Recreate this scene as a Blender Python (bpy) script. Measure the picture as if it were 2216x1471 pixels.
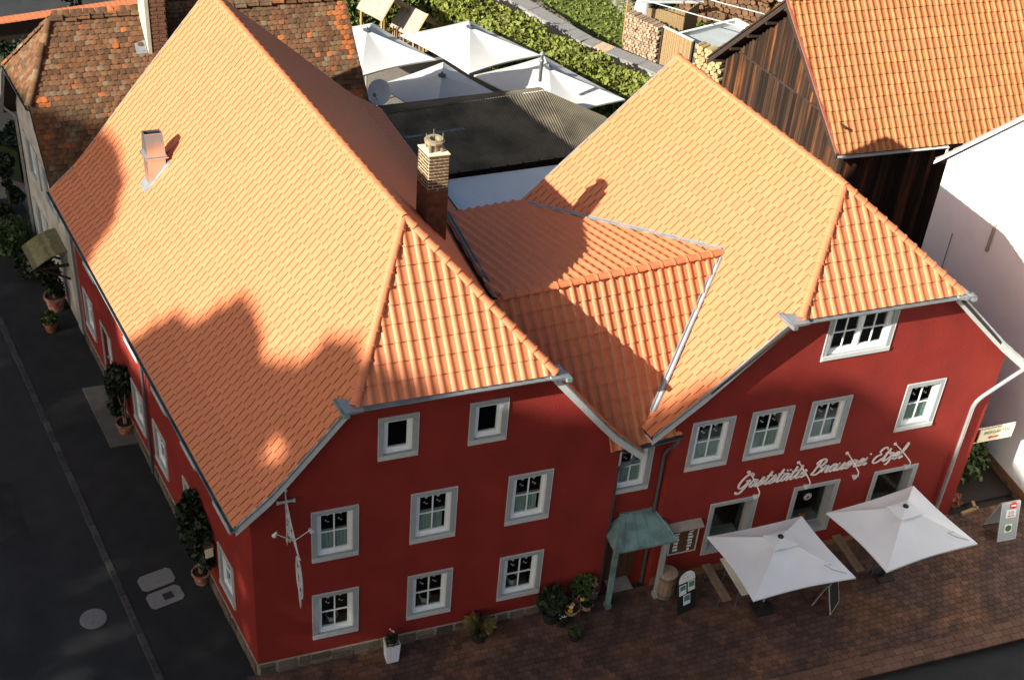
import bpy, bmesh, math, random
import numpy as np
from mathutils import Vector, Matrix
from mathutils.geometry import tessellate_polygon
for o in list(bpy.data.objects): bpy.data.objects.remove(o)
scene = bpy.context.scene
COL = scene.collection
R = math.radians
Z = Vector((0, 0, 1))
# ------------------------------------------------------------------ camera
CAM = Vector((-3.3025, -22.9611, 28.8495))
def make_camera():
    y, p, r = R(22.00033), R(37.84155), R(5.1975)
    fwd = Vector((math.sin(y)*math.cos(p), math.cos(y)*math.cos(p), -math.sin(p)))
    right = Vector((math.cos(y), -math.sin(y), 0))
    up = right.cross(fwd)
    r2 = right*math.cos(r) + up*math.sin(r)
    u2 = -right*math.sin(r) + up*math.cos(r)
    cd = bpy.data.cameras.new('camera'); cd.sensor_width = 36.0
    cd.lens = 36.0*3068.879/2216.0; cd.clip_start = .5; cd.clip_end = 1500
    co = bpy.data.objects.new('camera', cd); COL.objects.link(co)
    m = Matrix((r2, u2, -fwd)).transposed().to_4x4(); m.translation = CAM
    co.matrix_world = m; scene.camera = co
make_camera()
# ------------------------------------------------------------------ light
SUN_EL, SUN_AZ = R(28), R(18)           # light travels towards +x, a little +y
sd = Vector((math.cos(SUN_EL)*math.cos(SUN_AZ), math.cos(SUN_EL)*math.sin(SUN_AZ), -math.sin(SUN_EL)))
SE1 = Vector((-math.sin(SUN_AZ), math.cos(SUN_AZ), 0))
SE2 = Vector((math.sin(SUN_EL)*math.cos(SUN_AZ), math.sin(SUN_EL)*math.sin(SUN_AZ), math.cos(SUN_EL)))
world = bpy.data.worlds.new('World'); scene.world = world; world.use_nodes = True
wn = world.node_tree; bg = wn.nodes['Background']
sky = wn.nodes.new('ShaderNodeTexSky'); sky.sky_type = 'NISHITA'; sky.sun_disc = False
sky.sun_elevation = SUN_EL; sky.sun_rotation = math.atan2(-sd.x, -sd.y); sky.air_density = 1.0; sky.dust_density = 4.0
wn.links.new(sky.outputs[0], bg.inputs[0]); bg.inputs[1].default_value = 0.05
sl = bpy.data.lights.new('sun', 'SUN'); sl.energy = 5.0; sl.angle = R(0.53); sl.color = (1.0, .95, .84)
so = bpy.data.objects.new('sun', sl); COL.objects.link(so)
so.rotation_euler = sd.to_track_quat('-Z', 'Y').to_euler(); so.location = (-40, -20, 40)
vs = scene.view_settings; vs.view_transform = 'Standard'; vs.look = 'None'; vs.gamma = 1.0; vs.exposure = 1.27
try: vs.use_curve_mapping = False
except Exception: pass
# ------------------------------------------------------------------ frame of the place
TH = R(10.482); cT, sT = math.cos(TH), math.sin(TH)
X = Vector((1, 0, 0)); D = Vector((-sT, cT, 0)); N = Vector((cT, sT, 0))
def S(u, v, z=0.0): return Vector((u - v*sT, v*cT, z))
def gz(x): return 0.08 + 0.022*min(max(x, -1.0), 24.0)
# ------------------------------------------------------------------ materials
MATS = {}
def mat(name, col, rough=.75, var=.12, vs_=3.0, bump=.0, bs=40.0, metal=0.0, spec=.4, col2=None, c2s=2.0, c2lo=.45, c2hi=.65, stretch=None, tint=0.0, emit=None, coat=0.0):
    if name in MATS: return MATS[name]
    m = bpy.data.materials.new(name); m.use_nodes = True; nt = m.node_tree; n = nt.nodes; l = nt.links
    b = n['Principled BSDF']; b.inputs['Roughness'].default_value = rough; b.inputs['Metallic'].default_value = metal
    b.inputs['Specular IOR Level'].default_value = spec
    if coat: b.inputs['Coat Weight'].default_value = coat; b.inputs['Coat Roughness'].default_value = .3
    geo = n.new('ShaderNodeNewGeometry'); pos = geo.outputs['Position']
    if stretch:
        mp = n.new('ShaderNodeMapping'); mp.inputs['Scale'].default_value = stretch; l.new(pos, mp.inputs[0]); pos = mp.outputs[0]
    def noise(s, d=4.0):
        t = n.new('ShaderNodeTexNoise'); t.inputs['Scale'].default_value = s; t.inputs['Detail'].default_value = d
        l.new(pos, t.inputs['Vector']); return t.outputs['Fac']
    cur = None
    rgb = n.new('ShaderNodeRGB'); rgb.outputs[0].default_value = (*col, 1); cur = rgb.outputs[0]
    if col2:
        mr = n.new('ShaderNodeMapRange'); mr.inputs['From Min'].default_value = c2lo; mr.inputs['From Max'].default_value = c2hi
        l.new(noise(c2s, 6), mr.inputs['Value'])
        mx = n.new('ShaderNodeMix'); mx.data_type = 'RGBA'; l.new(mr.outputs[0], mx.inputs[0]); l.new(cur, mx.inputs[6]); mx.inputs[7].default_value = (*col2, 1)
        cur = mx.outputs[2]
    def scale_by(sock, lo, hi, cur):
        mr = n.new('ShaderNodeMapRange'); mr.inputs['From Min'].default_value = .25; mr.inputs['From Max'].default_value = .75
        mr.inputs['To Min'].default_value = lo; mr.inputs['To Max'].default_value = hi; l.new(sock, mr.inputs['Value'])
        h = n.new('ShaderNodeHueSaturation'); l.new(mr.outputs[0], h.inputs['Value']); l.new(cur, h.inputs['Color']); return h.outputs[0]
    if var: cur = scale_by(noise(vs_), 1-var, 1+var, cur)
    if tint:
        at = n.new('ShaderNodeAttribute'); at.attribute_name = 'tint'; oi = n.new('ShaderNodeObjectInfo')
        ad = n.new('ShaderNodeMath'); ad.operation = 'ADD'; l.new(at.outputs['Fac'], ad.inputs[0]); l.new(oi.outputs['Random'], ad.inputs[1])
        fr = n.new('ShaderNodeMath'); fr.operation = 'FRACT'; l.new(ad.outputs[0], fr.inputs[0])
        mr = n.new('ShaderNodeMapRange'); mr.inputs['To Min'].default_value = 1-tint; mr.inputs['To Max'].default_value = 1+tint; l.new(fr.outputs[0], mr.inputs['Value'])
        h = n.new('ShaderNodeHueSaturation'); l.new(mr.outputs[0], h.inputs['Value']); l.new(cur, h.inputs['Color']); cur = h.outputs[0]
    l.new(cur, b.inputs['Base Color'])
    if bump:
        bp = n.new('ShaderNodeBump'); bp.inputs['Strength'].default_value = bump; bp.inputs['Distance'].default_value = .02
        l.new(noise(bs, 5), bp.inputs['Height']); l.new(bp.outputs[0], b.inputs['Normal'])
    if emit:
        b.inputs['Emission Color'].default_value = (*emit[0], 1); b.inputs['Emission Strength'].default_value = emit[1]
    MATS[name] = m; return m
def glass_mat():
    m = bpy.data.materials.new('window_glass'); m.use_nodes = True; nt = m.node_tree; n = nt.nodes; l = nt.links
    n.remove(n['Principled BSDF']); out = n['Material Output']
    g = n.new('ShaderNodeBsdfGlossy'); g.inputs['Roughness'].default_value = .03
    t = n.new('ShaderNodeBsdfTransparent'); t.inputs[0].default_value = (.85, .9, .88, 1)
    lw = n.new('ShaderNodeLayerWeight'); lw.inputs[0].default_value = .5
    p5 = n.new('ShaderNodeMath'); p5.operation = 'POWER'; l.new(lw.outputs['Facing'], p5.inputs[0]); p5.inputs[1].default_value = 4.0
    f = n.new('ShaderNodeMath'); f.operation = 'MULTIPLY_ADD'; l.new(p5.outputs[0], f.inputs[0]); f.inputs[1].default_value = .8; f.inputs[2].default_value = .03
    mx = n.new('ShaderNodeMixShader'); l.new(f.outputs[0], mx.inputs[0]); l.new(t.outputs[0], mx.inputs[1]); l.new(g.outputs[0], mx.inputs[2])
    l.new(mx.outputs[0], out.inputs[0]); MATS['glass'] = m
glass_mat()
def ramp_tile(name, stops, rough=.6, spec=.3, bump=.3, moss=None, nv=(.75, 1.2)):
    """tile material whose colour is picked per tile from a ramp"""
    m = bpy.data.materials.new(name); m.use_nodes = True; nt = m.node_tree; n = nt.nodes; l = nt.links
    b = n['Principled BSDF']; b.inputs['Roughness'].default_value = rough; b.inputs['Specular IOR Level'].default_value = spec
    at = n.new('ShaderNodeAttribute'); at.attribute_name = 'tint'; oi = n.new('ShaderNodeObjectInfo')
    ad = n.new('ShaderNodeMath'); ad.operation = 'ADD'; l.new(at.outputs['Fac'], ad.inputs[0]); l.new(oi.outputs['Random'], ad.inputs[1])
    fr = n.new('ShaderNodeMath'); fr.operation = 'FRACT'; l.new(ad.outputs[0], fr.inputs[0])
    cr = n.new('ShaderNodeValToRGB'); cr.color_ramp.interpolation = 'LINEAR'
    el = cr.color_ramp.elements
    while len(el) > 1: el.remove(el[-1])
    el[0].position = stops[0][0]; el[0].color = (*stops[0][1], 1)
    for p, c in stops[1:]:
        e = el.new(p); e.color = (*c, 1)
    l.new(fr.outputs[0], cr.inputs[0]); cur = cr.outputs[0]
    geo = n.new('ShaderNodeNewGeometry')
    t = n.new('ShaderNodeTexNoise'); t.inputs['Scale'].default_value = 9; t.inputs['Detail'].default_value = 6; l.new(geo.outputs['Position'], t.inputs['Vector'])
    mr = n.new('ShaderNodeMapRange'); mr.inputs['From Min'].default_value = .3; mr.inputs['From Max'].default_value = .7; mr.inputs['To Min'].default_value = nv[0]; mr.inputs['To Max'].default_value = nv[1]
    l.new(t.outputs['Fac'], mr.inputs['Value']); h = n.new('ShaderNodeHueSaturation'); l.new(mr.outputs[0], h.inputs['Value']); l.new(cur, h.inputs['Color']); cur = h.outputs[0]
    if moss:
        t2 = n.new('ShaderNodeTexNoise'); t2.inputs['Scale'].default_value = 1.1; t2.inputs['Detail'].default_value = 5; l.new(geo.outputs['Position'], t2.inputs['Vector'])
        m2 = n.new('ShaderNodeMapRange'); m2.inputs['From Min'].default_value = .5; m2.inputs['From Max'].default_value = .68; m2.inputs['To Max'].default_value = .75; l.new(t2.outputs['Fac'], m2.inputs['Value'])
        mx = n.new('ShaderNodeMix'); mx.data_type = 'RGBA'; l.new(m2.outputs[0], mx.inputs[0]); l.new(cur, mx.inputs[6]); mx.inputs[7].default_value = (*moss, 1); cur = mx.outputs[2]
    l.new(cur, b.inputs['Base Color'])
    bp = n.new('ShaderNodeBump'); bp.inputs['Strength'].default_value = bump; bp.inputs['Distance'].default_value = .01
    l.new(t.outputs['Fac'], bp.inputs['Height']); l.new(bp.outputs[0], b.inputs['Normal'])
    MATS[name] = m; return m
ramp_tile('terracotta', [(0, (.54, .165, .064)), (.35, (.555, .172, .067)), (.7, (.57, .180, .071)), (1, (.545, .167, .065))], rough=.62, spec=.6, bump=.10, nv=(.93, 1.06))
ramp_tile('barn_tile', [(0, (.38, .135, .048)), (.4, (.42, .155, .055)), (.75, (.45, .18, .066)), (1, (.40, .145, .058))], rough=.65, spec=.3, nv=(.88, 1.08))
ramp_tile('old_tile', [(0, (.085, .046, .026)), (.3, (.12, .060, .032)), (.55, (.155, .074, .036)), (.74, (.18, .084, .038)), (.84, (.155, .105, .06)), (.92, (.17, .135, .088)), (.965, (.18, .085, .04)), (.98, (.30, .10, .04)), (1, (.28, .085, .035))], rough=.9, spec=.15, bump=.6, moss=(.08, .05, .03))
ramp_tile('new_old_tile', [(0, (.30, .09, .028)), (.5, (.38, .13, .04)), (1, (.34, .10, .03))], rough=.8, spec=.2, bump=.5)
M = MATS
mat('red_plaster', (.228, .027, .020), .9, .10, 1.0, .7, 28, spec=.10, col2=(.185, .024, .019), c2s=.9, c2lo=.40, c2hi=.75, stretch=(1, 1, .7))
mat('grey_trim', (.30, .32, .32), .7, .08, 6, .1, 60)
mat('white_paint', (.76, .78, .78), .5, .05, 8)
mat('lead_white', (.46, .48, .47), .55, .08, 5)
mat('zinc', (.33, .36, .37), .42, .18, 4, metal=.65)
mat('zinc_dark', (.10, .12, .13), .5, .2, 4, metal=.4)
mat('copper_green', (.16, .27, .25), .55, .18, 6, .1, 30, col2=(.09, .14, .14), c2s=3)
mat('deck', (.030, .018, .012), .9)
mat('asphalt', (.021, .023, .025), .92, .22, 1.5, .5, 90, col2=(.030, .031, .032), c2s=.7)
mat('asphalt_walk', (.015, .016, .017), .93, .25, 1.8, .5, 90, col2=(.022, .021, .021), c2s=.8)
mat('kerb_stone', (.048, .045, .043), .9, .25, 5, .4, 40, tint=.3)
mat('iron_grey', (.20, .195, .185), .8, .15, 10, .4, 70)
mat('paver', (.072, .040, .032), .9, .22, 2.2, .5, 60, col2=(.125, .062, .036), c2s=.55, c2lo=.48, c2hi=.62, tint=.32)
mat('paver_light', (.125, .066, .045), .9, .2, 3, .5, 60, tint=.25)
mat('joint', (.035, .028, .024), .95)
mat('stone', (.115, .085, .062), .9, .3, 6, .6, 30, tint=.45)
mat('mortar', (.30, .265, .21), .95, .2, 10, .4, 60)
mat('curtain', (.34, .41, .39), .9, .2, 25, stretch=(1, 1, .15))
mat('ornament', (.75, .72, .66), .6)
mat('black', (.012, .012, .013), .6)
mat('black_gloss', (.012, .012, .014), .25)
mat('clay', (.25, .085, .05), .8, .2, 10, .2, 40, col2=(.42, .26, .18), c2s=6)
mat('soil', (.03, .022, .016), .95)
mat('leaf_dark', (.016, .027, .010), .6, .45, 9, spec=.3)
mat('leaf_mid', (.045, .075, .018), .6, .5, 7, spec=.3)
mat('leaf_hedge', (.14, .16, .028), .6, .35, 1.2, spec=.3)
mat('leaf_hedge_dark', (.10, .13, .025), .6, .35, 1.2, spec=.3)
mat('leaf_yellow', (.19, .16, .05), .7, .35, 9)
mat('bark', (.09, .06, .04), .9, .3, 10, .5, 40)
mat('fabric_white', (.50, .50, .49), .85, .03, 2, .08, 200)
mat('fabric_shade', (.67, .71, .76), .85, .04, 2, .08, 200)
mat('timber', (.32, .195, .09), .75, .25, 5, .2, 40, stretch=(3, 3, .5))
mat('timber_grey', (.27, .24, .20), .85, .2, 6, .2, 40)
mat('bench_wood', (.22, .15, .10), .7, .25, 6)
mat('table_top', (.50, .48, .42), .6, .08, 4)
mat('barn_board', (.030, .014, .007), .75, .45, 6, .5, 30, col2=(.16, .052, .011), c2s=3.2, c2lo=.52, c2hi=.75, stretch=(1.6, 1.6, .10), tint=.75, spec=.3)
mat('barn_dark', (.03, .018, .012), .8, .3, 6)
mat('white_wall', (.82, .84, .85), .9, .03, 1.5, .35, 60)
mat('old_wall', (.50, .47, .42), .9, .15, 1.6, .3, 40, col2=(.36, .32, .27), c2s=1.4)
mat('brown_plinth', (.20, .10, .045), .9, .3, 4, .4, 30)
mat('bitumen', (.145, .125, .088), .95, .2, 1.2, .4, 50, spec=.1, col2=(.075, .064, .05), c2s=.8)
mat('pool_tarp', (.33, .36, .37), .6, .08, 1.5)
mat('tarp', (.66, .74, .77), .6, .08, 1.5)
mat('chimney_brick', (.105, .060, .022), .85, .2, 8, .4, 40, tint=.3)
mat('chimney_mortar', (.66, .56, .40), .9, .12, 8)
mat('old_brick', (.15, .065, .035), .9, .4, 8, .6, 30)
mat('cream_plaster', (.42, .37, .28), .9, .12, 5, .2, 40)
mat('steel', (.62, .62, .61), .28, .06, 4, metal=.9)
mat('galv', (.5, .51, .51), .4, .1, 5, metal=.7)
mat('concrete', (.30, .285, .255), .9, .15, 4, .3, 40)
mat('grass', (.08, .105, .014), .95, .4, 3.5, .8, 22, col2=(.05, .065, .012), c2s=1.2)
mat('grass_blade', (.115, .14, .02), .8, .45, 4)
mat('gravel', (.16, .14, .115), .95, .3, 14, .6, 60)
mat('log_end', (.33, .25, .12), .85, .2, 9, tint=.25)
mat('log_pale', (.28, .20, .13), .85, .25, 9, tint=.35)
mat('log_old', (.16, .085, .045), .9, .3, 9, tint=.35)
mat('reed', (.30, .20, .095), .9, .3, 30, .5, 60, stretch=(8, 8, .3))
mat('pink', (.75, .28, .34), .6)
mat('flower_red', (.5, .05, .06), .6)
mat('flower_yellow', (.75, .50, .04), .6)
mat('flower_orange', (.70, .30, .03), .6)
mat('rust', (.24, .075, .045), .8, .2, 6)
mat('cream', (.75, .68, .46), .6, .06, 5)
mat('red_sign', (.55, .03, .03), .5)
mat('green_sign', (.05, .22, .17), .5)
mat('green_emblem', (.06, .13, .05), .6)
mat('paper', (.72, .72, .70), .7)
mat('ink', (.05, .05, .05), .7)
mat('moss_shingle', (.15, .135, .065), .95, .3, 8, .5, 30, tint=.3)
mat('sign_grey', (.33, .36, .37), .6, .06, 12)
mat('letter_paint', (.74, .67, .64), .6, .05, 8)
mat('interior', (.02, .02, .02), .9)
mat('door_brown', (.10, .045, .022), .6, .25, 6, stretch=(2, 2, .4))
mat('grey_door', (.42, .43, .43), .6, .08, 5)
mat('wicker', (.30, .22, .16), .85, .3, 30, .5, 60)
mat('bark_light', (.25, .19, .13), .9, .3, 10)
mat('sandstone', (.45, .33, .22), .9, .2, 5, .4, 30, tint=.25)

mat('step_stone', (.09, .085, .075), .9, .2, 4, .3, 40)

mat('cap_stone', (.26, .21, .13), .9, .25, 9, .3, 40)

mat('asphalt_patch', (.030, .031, .033), .95, .25, 3, .5, 110)

# ------------------------------------------------------------------ mesh helpers
ROOT = {}
def root_off(o):
    while o.parent is not None: o = o.parent
    return ROOT[o.name]
def thing(name, label, cat, base, group=None, kind=None):
    o = bpy.data.objects.new(name, None); COL.objects.link(o); o.empty_display_size = .3
    o.location = base; ROOT[o.name] = Vector(base); tag(o, label, cat, group, kind); return o
def tag(o, label=None, cat=None, group=None, kind=None):
    if label: o['label'] = label
    if cat: o['category'] = cat
    if group: o['group'] = group
    if kind: o['kind'] = kind
    return o
def mesh_obj(name, verts, faces, m, parent=None, smooth=False, angle=40, base=None, recalc=True, tint=None):
    if parent is not None: off = root_off(parent)
    else:
        if base is None:
            a = np.array([tuple(v) for v in verts]); lo = a.min(0); hi = a.max(0)
            base = Vector(((lo[0]+hi[0])/2, (lo[1]+hi[1])/2, lo[2]))
        off = Vector(base)
    me = bpy.data.meshes.new(name)
    me.from_pydata([(v[0]-off[0], v[1]-off[1], v[2]-off[2]) for v in verts], [], faces)
    if recalc:
        bm = bmesh.new(); bm.from_mesh(me); bmesh.ops.recalc_face_normals(bm, faces=bm.faces); bm.to_mesh(me); bm.free()
    if smooth:
        me.polygons.foreach_set('use_smooth', [True]*len(me.polygons)); me.set_sharp_from_angle(angle=R(angle))
    if tint is not None:
        at = me.attributes.new('tint', 'FLOAT', 'POINT'); at.data.foreach_set('value', np.asarray(tint, dtype=np.float32))
    me.materials.append(MATS[m]); me.update()
    o = bpy.data.objects.new(name, me); COL.objects.link(o)
    if parent is not None: o.parent = parent
    else: o.location = off; ROOT[o.name] = off
    return o
def inst(name, me, parent, mw):
    o = bpy.data.objects.new(name, me); COL.objects.link(o); o.parent = parent
    o.matrix_local = Matrix.Translation(-root_off(parent)) @ mw
    return o
def frame(o, ax, ay, az):
    m = Matrix((ax, ay, az)).transposed().to_4x4(); m.translation = o; return m
class MB:
    def __init__(s): s.v = []; s.f = []; s.t = []
    def add(s, vs, fs, tint=0.0):
        b = len(s.v); s.v += [Vector(q) for q in vs]; s.f += [[i+b for i in f] for f in fs]; s.t += [tint]*len(vs); return s
    def par(s, o, a, b, c, tint=0.0):
        o, a, b, c = Vector(o), Vector(a), Vector(b), Vector(c)
        return s.add([o, o+a, o+a+b, o+b, o+c, o+a+c, o+a+b+c, o+b+c], [(0, 3, 2, 1), (4, 5, 6, 7), (0, 1, 5, 4), (1, 2, 6, 5), (2, 3, 7, 6), (3, 0, 4, 7)], tint)
    def box(s, c, sx, sy, sz, ax=X, ay=None, az=Z, tint=0.0):
        ax = Vector(ax); az = Vector(az); ay = az.cross(ax) if ay is None else Vector(ay)
        return s.par(Vector(c)-ax*sx/2-ay*sy/2-az*sz/2, ax*sx, ay*sy, az*sz, tint)
    def prism(s, pts, vec, tint=0.0):
        pts = [Vector(p) for p in pts]; n = len(pts); vec = Vector(vec)
        return s.add(pts+[p+vec for p in pts], [list(range(n))[::-1], list(range(n, 2*n))]+[(i, (i+1) % n, n+(i+1) % n, n+i) for i in range(n)], tint)
    def tube(s, pts, r, n=8, cap=True):
        pts = [Vector(p) for p in pts]; k = len(pts); rs = r if isinstance(r, (list, tuple)) else [r]*k
        rings = []; prev = None
        for i, p in enumerate(pts):
            t = (pts[min(i+1, k-1)]-pts[max(i-1, 0)]).normalized()
            if prev is None: a = t.orthogonal().normalized()
            else: a = (prev - t*prev.dot(t)).normalized()
            prev = a; b = t.cross(a)
            rings += [p+(a*math.cos(2*math.pi*j/n)+b*math.sin(2*math.pi*j/n))*rs[i] for j in range(n)]
        f = [(i*n+j, i*n+(j+1) % n, (i+1)*n+(j+1) % n, (i+1)*n+j) for i in range(k-1) for j in range(n)]
        if cap: f += [list(range(n))[::-1], list(range((k-1)*n, k*n))]
        return s.add(rings, f)
    def lathe(s, c, prof, n=16, ax=None, cap=True):
        c = Vector(c); k = len(prof); az = Z if ax is None else Vector(ax).normalized()
        a = az.orthogonal().normalized(); b = az.cross(a); vs = []
        for r, z in prof: vs += [c+az*z+(a*math.cos(2*math.pi*j/n)+b*math.sin(2*math.pi*j/n))*r for j in range(n)]
        f = [(i*n+j, i*n+(j+1) % n, (i+1)*n+(j+1) % n, (i+1)*n+j) for i in range(k-1) for j in range(n)]
        if cap: f += [list(range(n))[::-1], list(range((k-1)*n, k*n))]
        return s.add(vs, f)
    def ring(s, L, x0, y0, x1, y1, bx, by0, by1, d0, d1):
        """rectangular ring in a local frame L(x,y,d); bands of width bx (sides), by0 (bottom), by1 (top)"""
        o = [(x0, y0), (x1, y0), (x1, y1), (x0, y1)]; i = [(x0+bx, y0+by0), (x1-bx, y0+by0), (x1-bx, y1-by1), (x0+bx, y1-by1)]
        vs = [L(a, b, d1) for a, b in o]+[L(a, b, d1) for a, b in i]+[L(a, b, d0) for a, b in o]+[L(a, b, d0) for a, b in i]
        f = []
        for k in range(4):
            j = (k+1) % 4
            f += [(k, j, 4+j, 4+k), (8+k, 12+k, 12+j, 8+j), (k, 8+k, 8+j, j), (4+k, 4+j, 12+j, 12+k)]
        return s.add(vs, f)
    def lbox(s, L, x0, y0, x1, y1, d0, d1):
        p = [(x0, y0), (x1, y0), (x1, y1), (x0, y1)]
        return s.add([L(a, b, d0) for a, b in p]+[L(a, b, d1) for a, b in p], [(0, 3, 2, 1), (4, 5, 6, 7), (0, 1, 5, 4), (1, 2, 6, 5), (2, 3, 7, 6), (3, 0, 4, 7)])
    def out(s, name, m, parent=None, smooth=False, angle=40, base=None, recalc=True, usetint=False):
        return mesh_obj(name, s.v, s.f, m, parent, smooth, angle, base, recalc, s.t if usetint else None)
def leafs(mb, pts, size, rng, elong=1.5, up=0.0):
    for p in pts:
        d = Vector((rng.gauss(0, 1), rng.gauss(0, 1), rng.gauss(0, 1)+up)).normalized(); e = d.orthogonal().normalized()
        e.rotate(Matrix.Rotation(rng.uniform(0, 6.28), 3, d)); k = size*rng.uniform(.6, 1.35)
        f = d.cross(e); p = Vector(p)
        mb.add([p-e*k*.5, p+f*k*elong*.4-d*k*.1, p+e*k*.5, p-f*k*elong*.6], [(0, 1, 2, 3)])
def in_ell(c, r, rng, shell=.5):
    while True:
        q = Vector((rng.uniform(-1, 1), rng.uniform(-1, 1), rng.uniform(-1, 1)))
        if shell < q.length <= 1: return Vector((c[0]+q.x*r[0], c[1]+q.y*r[1], c[2]+q.z*r[2]))
# ------------------------------------------------------------------ roof tile fields
def prof_len(pr):
    s = [0.0]
    for a, b in zip(pr, pr[1:]): s.append(s[-1]+math.hypot(b[0]-a[0], b[1]-a[1]))
    return s
def prof_at(pr, sl, s):
    i = 0
    while i < len(sl)-2 and s > sl[i+1]: i += 1
    t = (s-sl[i])/(sl[i+1]-sl[i]); return pr[i][0]+t*(pr[i+1][0]-pr[i][0]), pr[i][1]+t*(pr[i+1][1]-pr[i][1])
def tile_from(section, L, lift, th, rounded=0, sidedrop=0.0):
    vs = []; fs = []; n = len(section)
    low = [(x, -(0 if not rounded else rounded*(1-((2*x/section[-1][0])-1)**2)), h+lift) for x, h in section]
    vs += low+[(x, L, h) for x, h in section]
    fs += [(i, i+1, n+i+1, n+i) for i in range(n-1)]
    b = len(vs); vs += low+[(p[0], p[1], p[2]-th) for p in low]
    fs += [(b+n+i, b+n+i+1, b+i+1, b+i) for i in range(n-1)]
    if sidedrop:
        w = section[-1][0]
        b = len(vs); h0, h1 = section[0][1], section[-1][1]
        vs += [(0, low[0][1], h0+lift), (0, L, h0), (0, L, h0-sidedrop), (0, low[0][1], h0+lift-sidedrop), (w, low[-1][1], h1+lift), (w, L, h1), (w, L, h1-sidedrop), (w, low[-1][1], h1+lift-sidedrop)]
        fs += [(b, b+1, b+2, b+3), (b+4, b+7, b+6, b+5)]
    return vs, fs
class Field:
    def __init__(s, tile, smooth=True):
        s.tv, s.tf = tile; s.full = []; s.cv = []; s.cf = []; s.ct = []; s.smooth = smooth
        s.co = np.array([tuple(p) for p in s.tv])
    def patch(s, O, A, U, pr, a0, a1, planes, w, e, L, stag=True, jit=0.0, rng=None, off=0.0, s0=0.0, wob=0.0, rot=0.0, warp=None):
        sl = prof_len(pr); rows = int((sl[-1]-s0)/e)+1; A = Vector(A); U = Vector(U)
        for i in range(rows):
            ss = s0+i*e
            n0, z0 = prof_at(pr, sl, ss); n1, z1 = prof_at(pr, sl, min(ss+L, sl[-1]) if ss < sl[-1]-.1 else ss+L)
            P0 = Vector(O)+U*n0+Z*z0; T = (U*(n1-n0)+Z*(z1-z0)).normalized(); Nn = A.cross(T)
            sh = (w/2 if (i % 2 and stag) else 0.0)
            for j in range(int((a1-a0)/w)+2):
                a = a0-w+j*w+sh; T2, A2, N2 = T, A, Nn
                p = P0+A*a+Nn*off
                if rng and (jit or wob):
                    p = p+A*rng.gauss(0, jit)+T*rng.gauss(0, jit)+Nn*abs(rng.gauss(0, wob))
                    if rot:
                        q = Matrix.Rotation(rng.gauss(0, rot), 3, Nn); T2 = q @ T; A2 = q @ A
                if warp:
                    w0 = warp(p); T2 = (warp(p+T*.4)-w0).normalized(); A2 = (warp(p+A*.2)-w0).normalized(); N2 = A2.cross(T2).normalized(); A2 = T2.cross(N2); p = w0
                m = frame(p, A2, T2, N2)
                wv = s.co @ np.array(m.to_3x3()).T + np.array(p)
                ok = True; cuts = []
                for po, no in planes:
                    dd = (wv-np.array(po)) @ np.array(no)
                    if dd.max() <= 1e-4: ok = False; break
                    if dd.min() < -1e-4: cuts.append((po, no))
                if not ok: continue
                if not cuts: s.full.append(m)
                else:
                    bm = bmesh.new(); bv = [bm.verts.new(q) for q in wv]
                    for f in s.tf: bm.faces.new([bv[k] for k in f])
                    for po, no in cuts:
                        bmesh.ops.bisect_plane(bm, geom=bm.verts[:]+bm.edges[:]+bm.faces[:], plane_co=po, plane_no=no, clear_inner=True)
                    if bm.faces:
                        b = len(s.cv); bm.verts.index_update(); t = random.random()
                        s.cv += [v.co.copy() for v in bm.verts]; s.ct += [t]*len(bm.verts)
                        s.cf += [[b+v.index for v in f.verts] for f in bm.faces]
                    bm.free()
    def build(s, parent, m, nind, name='roof_tile', rest='roof_tiles', pick=None, key=None):
        ms = s.full; order = sorted(range(len(ms)), key=(key or (lambda k: 0)) if key else (lambda k: (ms[k].translation-CAM).length))
        if pick: order = [k for k in order if pick(ms[k].translation)]+[k for k in order if not pick(ms[k].translation)]
        me = bpy.data.meshes.new(name); me.from_pydata([tuple(p) for p in s.tv], [], s.tf)
        if s.smooth: me.polygons.foreach_set('use_smooth', [True]*len(me.polygons)); me.set_sharp_from_angle(angle=R(35))
        me.materials.append(MATS[m])
        for k in order[:nind]: inst(name, me, parent, ms[k])
        off = root_off(parent); vs = list(s.cv); fs = list(s.cf); ts = list(s.ct)
        for k in order[nind:]:
            b = len(vs); mm = ms[k]; w = s.co @ np.array(mm.to_3x3()).T + np.array(mm.translation); t = random.random()
            vs += w.tolist(); ts += [t]*len(w); fs += [[b+i for i in f] for f in s.tf]
        if vs:
            o = mesh_obj(rest, vs, fs, m, parent, s.smooth, 35, recalc=False, tint=ts); o['kind'] = 'stuff'
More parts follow.
